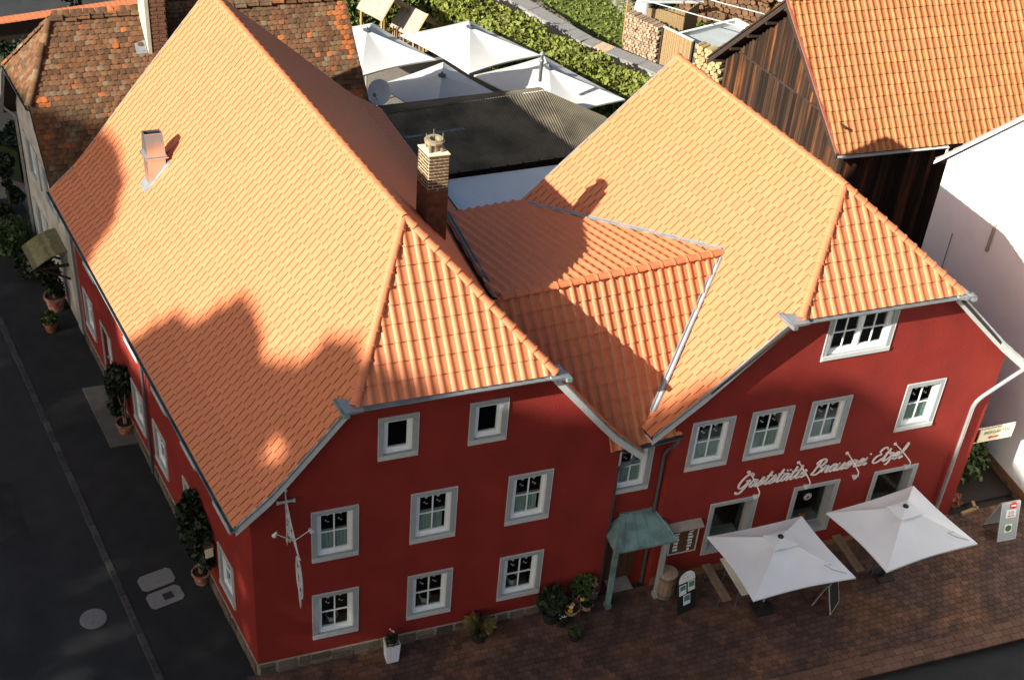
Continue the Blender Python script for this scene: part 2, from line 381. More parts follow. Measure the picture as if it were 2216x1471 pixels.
# tile shapes
SEC_FLAT = [(.0075, .013), (.045, .019), (.11, .013), (.18, .016), (.2275, .019)]
T_FLAT = tile_from(SEC_FLAT, .43, .030, .013)
def wave(w, h): return [(w*t, h*k) for t, k in [(0, .18), (.09, .62), (.20, .95), (.31, 1.0), (.42, .80), (.53, .42), (.66, .10), (.82, 0), (1.0, .06)]]
T_WAVE = tile_from(wave(.268, .050), .48, .040, .012)
T_BARN = tile_from(wave(.25, .05), .46, .040, .012)
T_OLD = tile_from([(0, 0), (.05, .006), (.09, .008), (.13, .006), (.178, 0)], .30, .050, .014, rounded=.022, sidedrop=.012)
def cap_mesh(name, m, Lc=.40, r0=.118, r1=.10):
    mb = MB(); prof = [(0, r0+.018, .0), (0, r0+.018, .045), (0, r0, .05), (0, r1, Lc)]; n = 8; vs = []
    for _, r, y in prof: vs += [(-r*math.cos(math.pi*j/n), y, r*.8*math.sin(math.pi*j/n)) for j in range(n+1)]
    k = n+1; f = [(i*k+j, i*k+j+1, (i+1)*k+j+1, (i+1)*k+j) for i in range(3) for j in range(n)]
    f += [list(range(n+1))[::-1]]
    me = bpy.data.meshes.new(name); me.from_pydata(vs, [], f); bm = bmesh.new(); bm.from_mesh(me); bmesh.ops.recalc_face_normals(bm, faces=bm.faces); bm.to_mesh(me); bm.free()
    me.polygons.foreach_set('use_smooth', [True]*len(me.polygons)); me.set_sharp_from_angle(angle=R(35)); me.materials.append(MATS[m]); return me
def caps(p0, p1, parent, me, step=.36, lift=.0, name='ridge_tile', jit=0, rng=None):
    p0, p1 = Vector(p0), Vector(p1); d = (p1-p0); n = max(1, round(d.length/step)); st = d.length/n; t = d.normalized()
    x = t.cross(Z).normalized(); z = x.cross(t)
    for i in range(n):
        q = p0+t*st*i+z*lift
        zz = z
        if rng: q = q+z*rng.gauss(0, jit)+x*rng.gauss(0, jit)
        inst(name, me, parent, frame(q, x, t, zz))
# ------------------------------------------------------------------ wall panels and windows
def panel(mb, L, poly, holes, depth):
    """flat wall face with rectangular holes, each with reveals going inwards"""
    loops = [[Vector((x, y, 0)) for x, y in poly]]+[[Vector((a, b, 0)), Vector((c, b, 0)), Vector((c, d, 0)), Vector((a, d, 0))] for a, b, c, d in holes]
    flat = [p for lp in loops for p in lp]; tris = tessellate_polygon(loops)
    mb.add([L(p.x, p.y, 0) for p in flat], [tuple(t) for t in tris])
    for a, b, c, d in holes:
        q = [(a, b), (c, b), (c, d), (a, d)]
        mb.add([L(x, y, 0) for x, y in q]+[L(x, y, -depth) for x, y in q], [(i, (i+1) % 4, 4+(i+1) % 4, 4+i) for i in range(4)])
BAND = .125
def local(o, ax, outn):
    o = Vector(o); ax = Vector(ax); outn = Vector(outn)
    return lambda x, y, d: o+ax*x+Z*y+outn*d
def heart(mb, L, cx, cy, s, d):
    pts = []
    for k in range(12):
        t = 2*math.pi*k/12; pts.append((cx+s*.06*16*math.sin(t)**3/16*1.0, cy+s*.06*(13*math.cos(t)-5*math.cos(2*t)-2*math.cos(3*t))/16))
    mb.prism([L(x, y, d) for x, y in pts], L(0, 0, .006)-L(0, 0, 0))
def window(house, L, x0, y0, x1, y1, style='cross', rng=random, label=None, orn=True, band=BAND, sash_open=False):
    b = band; mb = MB(); mb.ring(L, x0, y0, x1, y1, b+.004, b+.024, b+.004, -.21 if style != 'shop' else -.33, .022)
    w = mb.out('window', 'grey_trim', house)
    if label: w['label'] = label
    mb = MB(); mb.ring(L, x0-.006, y0-.006, x1+.006, y1+.006, .018, .018, .018, -.01, .030); mb.out('edge_bead', 'lead_white', w)
    mb = MB(); mb.lbox(L, x0+.01, y0+.03, x1-.01, y0+b+.02, .024, .055); mb.out('sill', 'lead_white' if style != 'shop' else 'grey_trim', w)
    a, c, e, f = x0+b+.004, y0+b+.024, x1-b-.004, y1-b-.004          # opening
    if style == 'shop':
        mb = MB(); mb.ring(L, a, c, e, f, .04, .05, .04, -.30, -.24); mb.out('frame', 'grey_trim', w)
        mb = MB(); mb.lbox(L, a+.04, c+.05, e-.04, f-.04, -.275, -.265); mb.out('pane', 'glass', w)
        mb = MB(); n = 6; W = (e-a)/n
        for i in range(n):
            h = .22+.10*((i*7) % 3); mb.lbox(L, a+i*W+.008, f-.04-h, a+(i+1)*W-.008, f-.04, -.42, -.40)
        mb.out('blind', 'curtain', w)
        mb = MB(); mb.lbox(L, a, c, e, c+.06, -.7, -.30); mb.out('ledge', 'grey_trim', w)
        return w
    mb = MB(); mb.ring(L, a, c, e, f, .055, .06, .05, -.15, -.045); mb.out('frame', 'white_paint', w)
    a2, c2, e2, f2 = a+.055, c+.06, e-.055, f-.05
    sashes = [(a2, e2)] if style != 'double' else [(a2, (a2+e2)/2-.02), ((a2+e2)/2+.02, e2)]
    if style == 'double':
        mb = MB(); mb.lbox(L, (a2+e2)/2-.035, c2, (a2+e2)/2+.035, f2, -.13, -.06); mb.out('mullion', 'white_paint', w)
    for sa, se in sashes:
        mb = MB(); mb.ring(L, sa, c2, se, f2, .062, .075, .06, -.14, -.075)
        ga, gc, ge, gf = sa+.062, c2+.075, se-.062, f2-.06; mx, my = (ga+ge)/2, (gc+gf)/2
        if style != 'plain':
            mb.lbox(L, mx-.016, gc, mx+.016, gf, -.125, -.085); mb.lbox(L, ga, my-.016, ge, my+.016, -.123, -.087)
        mb.out('casement', 'white_paint', w)
        if style == 'plain': cells = [(ga, gc, ge, gf)]
        else: cells = [(ga, gc, mx-.016, my-.016), (mx+.016, gc, ge, my-.016), (ga, my+.016, mx-.016, gf), (mx+.016, my+.016, ge, gf)]
        for q in cells:
            mb = MB(); mb.lbox(L, q[0], q[1], q[2], q[3], -.112, -.104); mb.out('pane', 'glass', w)
        if style == 'cross':
            mb = MB(); n = 26; top = my+.02+rng.choice((0, 0, -.03, .05)); gap = rng.choice((0, 0, 0, .09))
            vs = []; 
            for i in range(n+1):
                x = ga-.03+(ge-ga+.06-gap)*i/n; dd = -.155+.014*math.sin(i*1.9+x*3)
                vs += [L(x, gc-.03, dd), L(x, top, dd)]
            mb.add(vs, [(2*i, 2*i+2, 2*i+3, 2*i+1) for i in range(n)]); mb.lbox(L, ga-.04, top-.01, ge+.04, top+.025, -.18, -.15)
            mb.out('curtain', 'curtain', w, recalc=False)
        if orn and style in ('cross', 'pot'):
            mb = MB()
            for cx in ((ga+mx)/2, (mx+ge)/2):
                heart(mb, L, cx+rng.uniform(-.02, .02), gf-.09+rng.uniform(-.02, .02), .75, -.15)
                mb.lbox(L, cx-.05, gf-.27, cx-.015, gf-.22, -.15, -.145); mb.lbox(L, cx, gf-.32, cx+.05, gf-.285, -.15, -.145)
            mb.out('hanging_ornament', 'ornament', w)
    return w
def hole(x0, y0, x1, y1, b=BAND): return (x0+b, y0+b+.02, x1-b, y1-b)
def gutter(p0, p1, parent, m='zinc', r=.075, name='gutter'):
    p0, p1 = Vector(p0), Vector(p1); t = (p1-p0).normalized(); x = t.cross(Z).normalized(); z = x.cross(t); n = 8; mb = MB(); vs = []
    for p in (p0, p1):
        for rr in (r, r-.008):
            vs += [p+x*(-rr*math.cos(math.pi*j/n))-z*(rr*math.sin(math.pi*j/n)) for j in range(n+1)]
    k = n+1; f = []
    for j in range(n): f += [(j, j+1, 2*k+j+1, 2*k+j), (k+j, 3*k+j, 3*k+j+1, k+j+1)]
    f += [(0, 2*k, 3*k, k), (n, k+n, 3*k+n, 2*k+n), list(range(n+1)), list(range(2*k, 2*k+n+1))[::-1]]
    mb.add(vs, f); mb.tube([p0-x*r, p1-x*r], .012, 6); mb.tube([p0+x*r, p1+x*r], .012, 6)
    return mb.out(name, m, parent, smooth=True)
def pipe(pts, parent, m='galv', r=.05, name='downspout'):
    mb = MB(); q = [Vector(pts[0])]
    for a, b, c in zip(pts, pts[1:], pts[2:]):
        a, b, c = Vector(a), Vector(b), Vector(c); d1 = (a-b).normalized()*.12; d2 = (c-b).normalized()*.12
        q += [b+d1, b+d1*.35+d2*.35, b+d2]
    q.append(Vector(pts[-1])); mb.tube(q, r, 10)
    p = q[-1]+(q[-2]-q[-1])*.45; mb.tube([p, p+(q[-2]-q[-1]).normalized()*.06], r+.012, 10)
    return mb.out(name, m, parent, smooth=True)
def ribbon(pts, parent, width_vec, th, m, name):
    """flat strip along a polyline"""
    mb = MB(); 
    for p, q in zip(pts, pts[1:]): mb.par(Vector(p), Vector(q)-Vector(p), Vector(width_vec), Z*th)
    return mb.out(name, m, parent)

# ------------------------------------------------------------------ ground
rng = random.Random(7)
def sheet(name, pts, z, m, kind='structure', th=None):
    """flat sheet from world xy points; z is a number or function of x"""
    zf = z if callable(z) else (lambda x, y: z)
    vs = [Vector((p[0], p[1], zf(p[0], p[1]))) for p in pts]
    o = mesh_obj(name, vs, [list(range(len(vs)))], m, None, base=Vector((pts[0][0], pts[0][1], vs[0].z)), recalc=False)
    o['kind'] = kind; return o
g = sheet('ground', [(-300, -300), (300, -300), (300, 300), (-300, 300)], -.06, 'gravel')
def uvp(*q): return [tuple(S(u, v)[:2]) for u, v in q]
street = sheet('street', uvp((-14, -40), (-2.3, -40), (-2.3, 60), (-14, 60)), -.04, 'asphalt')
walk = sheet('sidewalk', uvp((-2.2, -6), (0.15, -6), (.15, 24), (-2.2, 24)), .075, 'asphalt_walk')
yard = sheet('courtyard_ground', [tuple(S(9.2, 9.0)[:2]), tuple(S(22.5, 9.4)[:2]), (21.5, 21), (17.6, 26), (15.3, 31.5), (5.5, 31.5), tuple(S(9.2, 21.5)[:2])], 2.33, 'gravel')
# garden behind the houses: it lies about two metres above the street
def GS(u, v, z=.3): return S(.9287*u-.538, .9287*v-1.665, .9287*z+2.057)
def GX(x, y): return (.9287*x-.2355, .9287*y-1.637)
GZ = 2.33
# the shed and its lean-to stand a little higher still
def HS(u, v, z=.3): return S(.8818*u-.892, .8818*v-2.76, .8818*z+3.41)
lot = sheet('parking_lot', [(-14, 36.2), (9, 37), (9, 70), (-14, 70)], .16, 'asphalt')
road = sheet('front_road', [(-2, -30), (40, -30), (40, -4.62), (-2, -4.05)], lambda x, y: gz(x)-.045, 'asphalt')
pave_base = sheet('front_pavement', [(-.35, -4.32), (40, -4.62), (40, 1.2), (-.35, .1)], lambda x, y: gz(x)-.004 if x < 24 else gz(24)-.004, 'joint')
# kerb along the left street: separate stones
mb = MB(); k = 0
kerb = thing('kerb', 'worn stone kerb between the side street and its narrow sidewalk', 'kerb', S(-2.25, 5, -.05)); kerb['kind'] = 'structure'; del kerb['category']
me_k = None
for i in range(62):
    v = -5.6+i*.47
    b = MB(); b.box((0, 0, 0), .155, .455, .17)
    if me_k is None:
        me_k = bpy.data.meshes.new('kerb_stone'); me_k.from_pydata([tuple(q) for q in b.v], [], b.f); me_k.materials.append(M['kerb_stone'])
    inst('kerb_stone', me_k, kerb, frame(S(-2.25+rng.gauss(0, .006), v, .0+rng.gauss(0, .004)), N, D, Z))
# front kerb strip and paving blocks
def paver_mesh(a, b, h=.05, c=.006):
    m_ = MB(); vs = []
    for s, z in ((0, -h), (0, -c), (c, 0)):
        vs += [(-a/2+s, -b/2+s, z), (a/2-s, -b/2+s, z), (a/2-s, b/2-s, z), (-a/2+s, b/2-s, z)]
    f = [(i*4+j, i*4+(j+1) % 4, (i+1)*4+(j+1) % 4, (i+1)*4+j) for i in range(2) for j in range(4)]+[(8, 9, 10, 11)]
    return vs, f
def pave(parent_sheet, name, rest, xs, ys, pa, pb, m, nind, rngp, skip, edge=None, dz=0.0):
    tv, tf = paver_mesh(pa-.008, pb-.008); co = np.array(tv); me = bpy.data.meshes.new(name); me.from_pydata(tv, [], tf); me.materials.append(M[m])
    spots = []
    nrow = int((ys[1]-ys[0])/pb)
    for i in range(nrow):
        y = ys[0]+(i+.5)*pb; sh = pa/2 if i % 2 else 0
        for j in range(int((xs[1]-xs[0])/pa)):
            x = xs[0]+(j+.5)*pa+sh
            if edge: y = edge(x)-(i+.5)*pb
            if skip(x, y): continue
            spots.append((x, y))
    spots.sort(key=lambda q: (Vector((q[0], q[1], 0))-CAM).length)
    vs = []; fs = []; ts = []
    for k, (x, y) in enumerate(spots):
        ax = Vector((1, 0, .022)).normalized(); q = Vector((x, y, gz(x)+.010+dz+rngp.gauss(0, .0018))); rot = Matrix.Rotation(rngp.gauss(0, .012), 3, 'Z')
        fm = frame(q, rot @ ax, rot @ Vector((0, 1, 0)), (rot @ ax).cross(rot @ Vector((0, 1, 0))))
        if k < nind: inst(name, me, parent_sheet, fm)
        else:
            b = len(vs); w = co @ np.array(fm.to_3x3()).T+np.array(q); vs += w.tolist(); fs += [[b+i for i in f] for f in tf]; ts += [rngp.random()]*len(w)
    o = mesh_obj(rest, vs, fs, m, parent_sheet, recalc=False, tint=ts); o['kind'] = 'stuff'
def offpave(x, y):
    edge = -3.66-.016*x
    if x > 20.0 and y > .05 and x < 22.6: return True
    return y < edge or y > -.02 and x < 20.0 or x > 22.7 and y > -.3
pave(pave_base, 'paving_block', 'paving_blocks', (-.3, 25), (-4.1, 1.0), .205, .165, 'paver', 280, random.Random(3), offpave)
pave(pave_base, 'border_block', 'border_blocks', (-.3, 25), (0, .62), .30, .20, 'paver_light', 120, random.Random(4), lambda x, y: False, lambda x: -3.60-.016*x, .005)
# manhole covers
def manhole():
    t = thing('manhole_cover', 'round pale manhole cover in the dark side street', 'manhole cover', (-3.72, 3.0, -.038))
    b = MB(); b.lathe((-3.72, 3.0, -.037), [(.34, 0), (.34, .014), (.31, .016)], 28); b.out('rim', 'iron_grey', t, smooth=True)
    b = MB(); b.lathe((-3.72, 3.0, -.0365), [(.295, 0), (.295, .018), (.0, .020)], 28, cap=False)
    for i in range(6):
        for j in range(6):
            px, py = (i-2.5)*.085, (j-2.5)*.085
            if math.hypot(px, py) < .25: b.box((-3.72+px, 3.0+py, -.014), .035, .035, .008)
    b.out('lid', 'iron_grey', t)
manhole()
for k_, (pu, pv, w_, l_) in enumerate(((-4.3, 7.5, .9, 2.6), (-3.1, -.8, 1.0, 1.6), (-5.6, 14.5, 1.3, 1.8))):
    rp = random.Random(k_); q_ = [(pu-w_/2, pv-l_/2), (pu+w_/2, pv-l_/2+rp.uniform(-.1, .1)), (pu+w_/2+rp.uniform(-.1, .1), pv+l_/2), (pu-w_/2, pv+l_/2+rp.uniform(-.1, .1))]
    sheet('asphalt_patch', uvp(*q_), -.036, 'asphalt_walk' if k_ != 1 else 'asphalt_patch')
def hatch():
    t = thing('cellar_hatch', 'grey double cellar hatch with clipped corners set in the sidewalk', 'hatch', (-1.95, 3.5, .076))
    for k, (c, hasw) in enumerate((((-2.0, 3.82), False), ((-1.86, 3.16), True))):
        ax = Vector((math.cos(R(14)), math.sin(R(14)), 0)); ay = Z.cross(ax); cx = Vector((c[0], c[1], .077)); w, h, ch = .46, .285, .10
        pts = [(-w+ch, -h), (w-ch, -h), (w, -h+ch), (w, h-ch), (w-ch, h), (-w+ch, h), (-w, h-ch), (-w, -h+ch)]
        b = MB(); b.prism([cx+ax*p[0]+ay*p[1] for p in pts], Z*.018); pl = b.out('hatch_plate', 'iron_grey', t)
        if hasw:
            b = MB(); b.box(cx+ax*.08+Z*.020, .26, .22, .012, ax); b.out('inspection_lid', 'asphalt', pl)
hatch()
# ------------------------------------------------------------------ shared house helpers
def vplane(p, q, keep):
    p, q, keep = [Vector((a[0], a[1], 0)) for a in (p, q, keep)]; t = (q-p).normalized(); n = Vector((-t.y, t.x, 0))
    if (keep-p).dot(n) < 0: n = -n
    return (p, n)
PA = [(-.42, 5.68), (.39, 6.45), (.94, 7.12), (2.07, 8.55), (4.55, 11.6)]
PB = [(9.72, 6.15), (10.35, 6.70), (10.95, 7.22), (15.22, 11.4)]
def interp(P, u):
    for a, b in zip(P, P[1:]):
        if a[0] <= u <= b[0]: return a[1]+(b[1]-a[1])*(u-a[0])/(b[0]-a[0])
    return P[0][1] if u < P[0][0] else P[-1][1]
CAP = cap_mesh('ridge_tile', 'terracotta')
CAPO = cap_mesh('ridge_tile', 'old_tile', .42, .12, .105)
def stone_plinth(house, L, x0, x1, y0, y1, rngp):
    b = MB(); b.lbox(L, x0, y0-.25, x1, y1, -.02, .028); pl = b.out('plinth', 'mortar', house)
    x = x0+.01; 
    while x < x1-.1:
        w = min(rngp.uniform(.28, .62), x1-x-.01); ys = [y0-.22, y1-.012]
        if rngp.random() < .65: ys.insert(1, (y0+y1)/2+rngp.uniform(-.07, .06))
        for a, c in zip(ys, ys[1:]):
            q = [(x+.012, a+.012), (x+w-.012, a+.012+rngp.uniform(-.0, .02)), (x+w-.012-rngp.uniform(0, .05), c-.012), (x+.012+rngp.uniform(0, .05), c-.012-rngp.uniform(0, .02))]
            b = MB(); b.prism([L(px, py, .01) for px, py in q], L(0, 0, .042+rngp.uniform(0, .02))-L(0, 0, 0)); b.out('stone', 'stone', pl)
        x += w
    return pl
def gable_house(house, P, c, v0, v1, hipz, hipv, apexv, tileA, nhip, nleft, wall_v1, gut0, gut1, gl=True, grv=None, warp=None):
    """roof of one of the two red houses: left and right slopes with a flared foot, half hip to the street"""
    zr = P[-1][1]; left = P; right = [(2*c-a, b) for a, b in P]      # right listed eave to ridge
    upper = P[-2:]; sl = (upper[1][1]-upper[0][1])/(upper[1][0]-upper[0][0]); uh = c-(zr-hipz)/sl
    # deck
    mb = MB(); dz = -.045
    for prf, sgn in ((left, 1), (right, -1)):
        for a, b in zip(prf, prf[1:]):
            if warp and sgn == -1:
                vs_ = [v0, apexv]+[apexv+(v1-apexv)*k/6 for k in range(1, 7)]
                for x0, x1 in zip(vs_, vs_[1:]):
                    bb = b if not (b is prf[-1] and x0 < apexv) else None
                    if bb is None: mb.prism([S(a[0], v0, a[1]+dz), S(2*c-uh, hipv, hipz+dz), S(b[0], apexv, b[1]+dz), S(a[0], apexv, a[1]+dz)], (0, 0, -.10))
                    else: mb.prism([warp(S(a[0], x0, a[1]+dz)), warp(S(b[0], x0, b[1]+dz)), warp(S(b[0], x1, b[1]+dz)), warp(S(a[0], x1, a[1]+dz))], (0, 0, -.10))
                continue
            va, vb = v0, v0
            if b is prf[-1]:
                uhh = uh if sgn == 1 else 2*c-uh
                mb.prism([S(a[0], v0, a[1]+dz), S(uhh, hipv, hipz+dz), S(b[0], apexv, b[1]+dz), S(b[0], v1, b[1]+dz), S(a[0], v1, a[1]+dz)], (0, 0, -.10))
            else: mb.prism([S(a[0], v0, a[1]+dz), S(b[0], v0, b[1]+dz), S(b[0], v1, b[1]+dz), S(a[0], v1, a[1]+dz)], (0, 0, -.10))
    mb.prism([S(uh, hipv, hipz+dz), S(2*c-uh, hipv, hipz+dz), S(c, apexv, zr+dz)], (0, 0, -.10))
    roof = mb.out('roof', 'deck', house)
    H1, H2, AP = S(uh, hipv), S(2*c-uh, hipv), S(c, apexv)
    pf = (S(0, v0), Vector((0, 1, 0))); pb = (S(0, v1), Vector((0, -1, 0)))
    F = Field(T_FLAT)
    prl = [(a*cT, b) for a, b in left]; e = .362
    F.patch((0, 0, 0), -D, N, prl, -(v1+2.2), -(v0-3.2-c*sT), [pf, pb, (S(c, 0), -N), vplane(H1, AP, S(uh-.5, 6))], .235, e, .43, True, s0=-.05)
    F.build(roof, 'terracotta', nleft)
    F = Field(T_FLAT); prr = [(-a*cT, b) for a, b in right]
    F.patch((0, 0, 0), D, -N, prr, v0-3.2-2*c*sT, v1+1, [pf, pb, (S(c, 0), N), vplane(H2, AP, S(2*c-uh+.5, 6))], .235, e, .43, True, s0=-.05, warp=warp)
    F.build(roof, 'terracotta', 0)
    F = Field(T_WAVE); 
    F.patch((0, 0, 0), X, Vector((0, 1, 0)), [(hipv*cT, hipz), (apexv*cT, zr)], uh-1, 2*c-uh+1, [vplane(H1, AP, S(c, hipv+.3)), vplane(H2, AP, S(c, hipv+.3))], .268, .415, .48, False, s0=-.05)
    F.build(roof, 'terracotta', nhip)
    # ridge and hips
    caps(S(c, v1-.02, zr+.0), S(c, apexv-.05, zr+.0), roof, CAP, .36, .02)
    caps(S(uh-.03, hipv-.02, hipz+.01), S(c, apexv, zr), roof, CAP, .345, .015, 'hip_tile')
    caps(S(2*c-uh+.03, hipv-.02, hipz+.01), S(c, apexv, zr), roof, CAP, .345, .015, 'hip_tile')
    # barge boards
    for prf in (left, right):
        s = 1 if prf is left else -1; mb = MB(); tr = MB()
        pts = [q for q in prf[:-1]]; ue = uh-.10 if s == 1 else 2*c-uh+.10
        pts.append((ue, hipz-.10*sl))
        for a, b in zip(pts, pts[1:]):
            if (b[0]-a[0])*s <= 0.01: continue
            mb.prism([S(a[0], v0-.006, a[1]-.015), S(b[0], v0-.006, b[1]-.015), S(b[0], v0-.006, b[1]-.27), S(a[0], v0-.006, a[1]-.27)], S(0, .035))
            mb.prism([S(a[0], v0+.03, a[1]-.20), S(b[0], v0+.03, b[1]-.20), S(b[0], v0+.03, b[1]-.23), S(a[0], v0+.03, a[1]-.23)], S(0, -v0+.0))
            tr.prism([S(a[0], v0-.03, a[1]+.035), S(b[0], v0-.03, b[1]+.035), S(b[0], v0-.03, b[1]-.03), S(a[0], v0-.03, a[1]-.03)], S(0, .05))
        mb.out('bargeboard', 'lead_white', house); tr.out('verge_trim', 'zinc', house)
        tr = MB()
        for a, b in zip(prf, prf[1:]):
            wf = warp if (warp and prf is right) else (lambda q: q)
            tr.prism([wf(S(a[0], v1-.03, a[1]+.05)), wf(S(b[0], v1-.03, b[1]+.05)), wf(S(b[0], v1-.03, b[1]-.22)), wf(S(a[0], v1-.03, a[1]-.22))], S(0, .05))
        tr.out('verge_trim', 'zinc', house)
    # gutters
    gutter(S(gut0, hipv-.085, hipz-.045), S(gut1, hipv-.085, hipz-.045), house)
    eL = left[0]
    if gl: gutter(S(eL[0]-.06, v0-.05, eL[1]-.045), S(eL[0]-.06, v1, eL[1]-.045), house, 'copper_green')
    wf = warp or (lambda q: q); gutter(wf(S(right[0][0]+.06, v1, eL[1]-.045)), wf(S(right[0][0]+.06, v0-.02 if grv is None else grv, eL[1]-.045)), house, 'zinc_dark')
    # corner pieces beside the half hip
    for s, uu in ((1, uh), (-1, 2*c-uh)):
        b = MB(); b.prism([S(uu-s*.30, hipv-.16, hipz-.13), S(uu+s*.12, hipv-.16, hipz-.10), S(uu+s*.12, hipv+.10, hipz-.02), S(uu-s*.30, hipv+.32, hipz-.10)], (0, 0, .07)); b.out('corner_flashing', 'zinc', house)
        b = MB(); b.par(S(uu-s*.34, hipv+.40, hipz-.16), S(0, -.62), X*(s*.12), Z*.10); b.out('corner_gutter', 'copper_green' if gl else 'zinc', house)
    return roof
def gable_poly(P, c, u0, u1, zb, zt, drop=.16):
    pts = [(u0, zb), (u1, zb)]
    right = [(2*c-a, b) for a, b in P]
    up = [(u1, interp([(2*c-a, b) for a, b in P][::-1], u1)-drop)]
    for a, b in right:
        if a < u1 and b-drop < zt: up.append((a, b-drop))
    sl = (P[-1][1]-P[-2][1])/(P[-1][0]-P[-2][0]); ut = c-(P[-1][1]-(zt+drop))/sl
    up.append((2*c-ut, zt)); dn = [(ut, zt)]
    for a, b in P[::-1]:
        if a > u0 and b-drop < zt: dn.append((a, b-drop))
    dn.append((u0, interp(P, u0)-drop))
    return pts+up+dn
# ------------------------------------------------------------------ left red house
def warpA(p):
    # the rear half of this roof's right slope lies flatter than the front
    v = p.y/cT; u = p.x+v*sT; f = min(max((v-2.45)/12.5, 0), 1.02)
    return Vector((p.x, p.y, p.z+f*max(u-4.55, 0)*.33))
hA = thing('red_house', 'long red corner house with half-hipped orange tile roof and metal flue, at left', 'house', S(0, 0, 0))
LF = local(S(0, 0, 0), X, (0, -1, 0))
AW = 14.85
LS = local(S(0, AW, 0), -D, -N)                 # side wall, x runs from the back to the street corner
winsF = [(1.40, 3.75, 2.52, 5.41, 'cross'), (3.79, 3.75, 4.93, 5.41, 'cross'), (6.22, 3.75, 7.36, 5.41, 'cross'),
         (1.385, 1.0, 2.53, 2.60, 'pot'), (3.785, 1.0, 4.94, 2.60, 'pot'), (6.195, 1.0, 7.36, 2.60, 'pot'),
         (2.96, 6.67, 3.90, 7.95, 'plain'), (5.11, 6.67, 6.04, 7.95, 'plain')]
winsS = [(AW-b, .98, AW-a, 2.45, 'pot') for a, b in ((1.46, 2.55), (4.2, 5.2), (6.62, 7.70), (8.58, 9.62), (13.42, 14.45))]
winsS += [(AW-b, 3.72, AW-a, 5.30, 'cross') for a, b in ((1.45, 2.6), (3.9, 5.0), (6.2, 7.38), (8.62, 9.78), (12.65, 13.75))]
doorS = (AW-12.66, .10, AW-11.55, 2.42)
mb = MB()
panel(mb, LF, gable_poly(PA, 4.55, 0, 9.1, -.2, 8.5), [hole(*w[:4]) for w in winsF], .22)
panel(mb, LS, [(0, -.2), (AW, -.2), (AW, interp(PA, 0)-.16), (0, interp(PA, 0)-.16)], [hole(*w[:4]) for w in winsS]+[(doorS[0]+.1, doorS[1], doorS[2]-.1, doorS[3]-.1)], .22)
gp = gable_poly(PA, 4.55, 0, 9.1, -.2, 11.2)
mb.add([warpA(S(a, AW, b)) if b > 1 else S(a, AW, b) for a, b in gp], [list(range(len(gp)))[::-1]])
mb.add([S(9.1, 0, -.2), S(9.1, AW, -.2), warpA(S(9.1, AW, interp(PA, 0)-.16)), S(9.1, 2.45, interp(PA, 0)-.16), S(9.1, 0, interp(PA, 0)-.16)], [(0, 1, 2, 3, 4)])
mb.out('wall', 'red_plaster', hA, recalc=False)
b = MB(); b.par(S(.3, .35, 2.8), X*8.5, D*13.9, Z*.12); b.par(S(.3, .35, 5.45), X*8.5, D*13.9, Z*.12); b.out('floor_slab', 'interior', hA)
wr = random.Random(5)
for w in winsF: window(hA, LF, *w[:4], style=w[4], rng=wr, label='small attic window with one dark pane' if w[4] == 'plain' else None)
for w in winsS: window(hA, LS, *w[:4], style=w[4], rng=wr, orn=False)
def house_door(house, L, x0, y0, x1, y1, m='grey_door'):
    b = MB(); b.ring(L, x0, y0, x1, y1, .10, .001, .10, -.02, .024); d = b.out('door', 'grey_trim', house)
    b = MB(); b.lbox(L, x0+.10, y0, x1-.10, y1-.10, -.16, -.11)
    b.lbox(L, x0+.2, y0+.15, x1-.2, y0+.95, -.11, -.09); b.lbox(L, x0+.2, y0+1.1, x1-.2, y1-.3, -.11, -.09); b.out('door_leaf', m, d)
    b = MB(); b.tube([L(x0+.17, y0+1.02, -.10), L(x0+.17, y0+1.02, -.05), L(x0+.28, y0+1.02, -.05)], .014, 6); b.out('handle', 'steel', d)
    return d
house_door(hA, LS, *doorS)
stone_plinth(hA, LF, 0, 9.08, .10, .50, random.Random(11))
LP = local(S(0, AW, 0), -D, -N)
stone_plinth(hA, LP, 0, AW-12.7, .08, .42, random.Random(12)); stone_plinth(hA, LP, AW-11.5, AW, .08, .46, random.Random(13))
roofA = gable_house(hA, PA, 4.55, -.30, 14.95, 8.80, -.40, 2.45, T_FLAT, 84, 210, AW, 2.02, 7.12, True, 9.0, warpA)
# snow guards and pipes of the left house
pipe([S(-.48, 8.0, 5.55), S(-.40, 8.0, 5.35), S(-.08, 8.0, 4.9), S(-.08, 8.0, .15)], hA, 'zinc_dark', .045)
pipe([S(9.46, -.12, 5.62), S(9.40, -.14, 5.3), S(9.17, .10, 4.9), S(9.17, .10, .35)], hA, 'zinc_dark', .045)
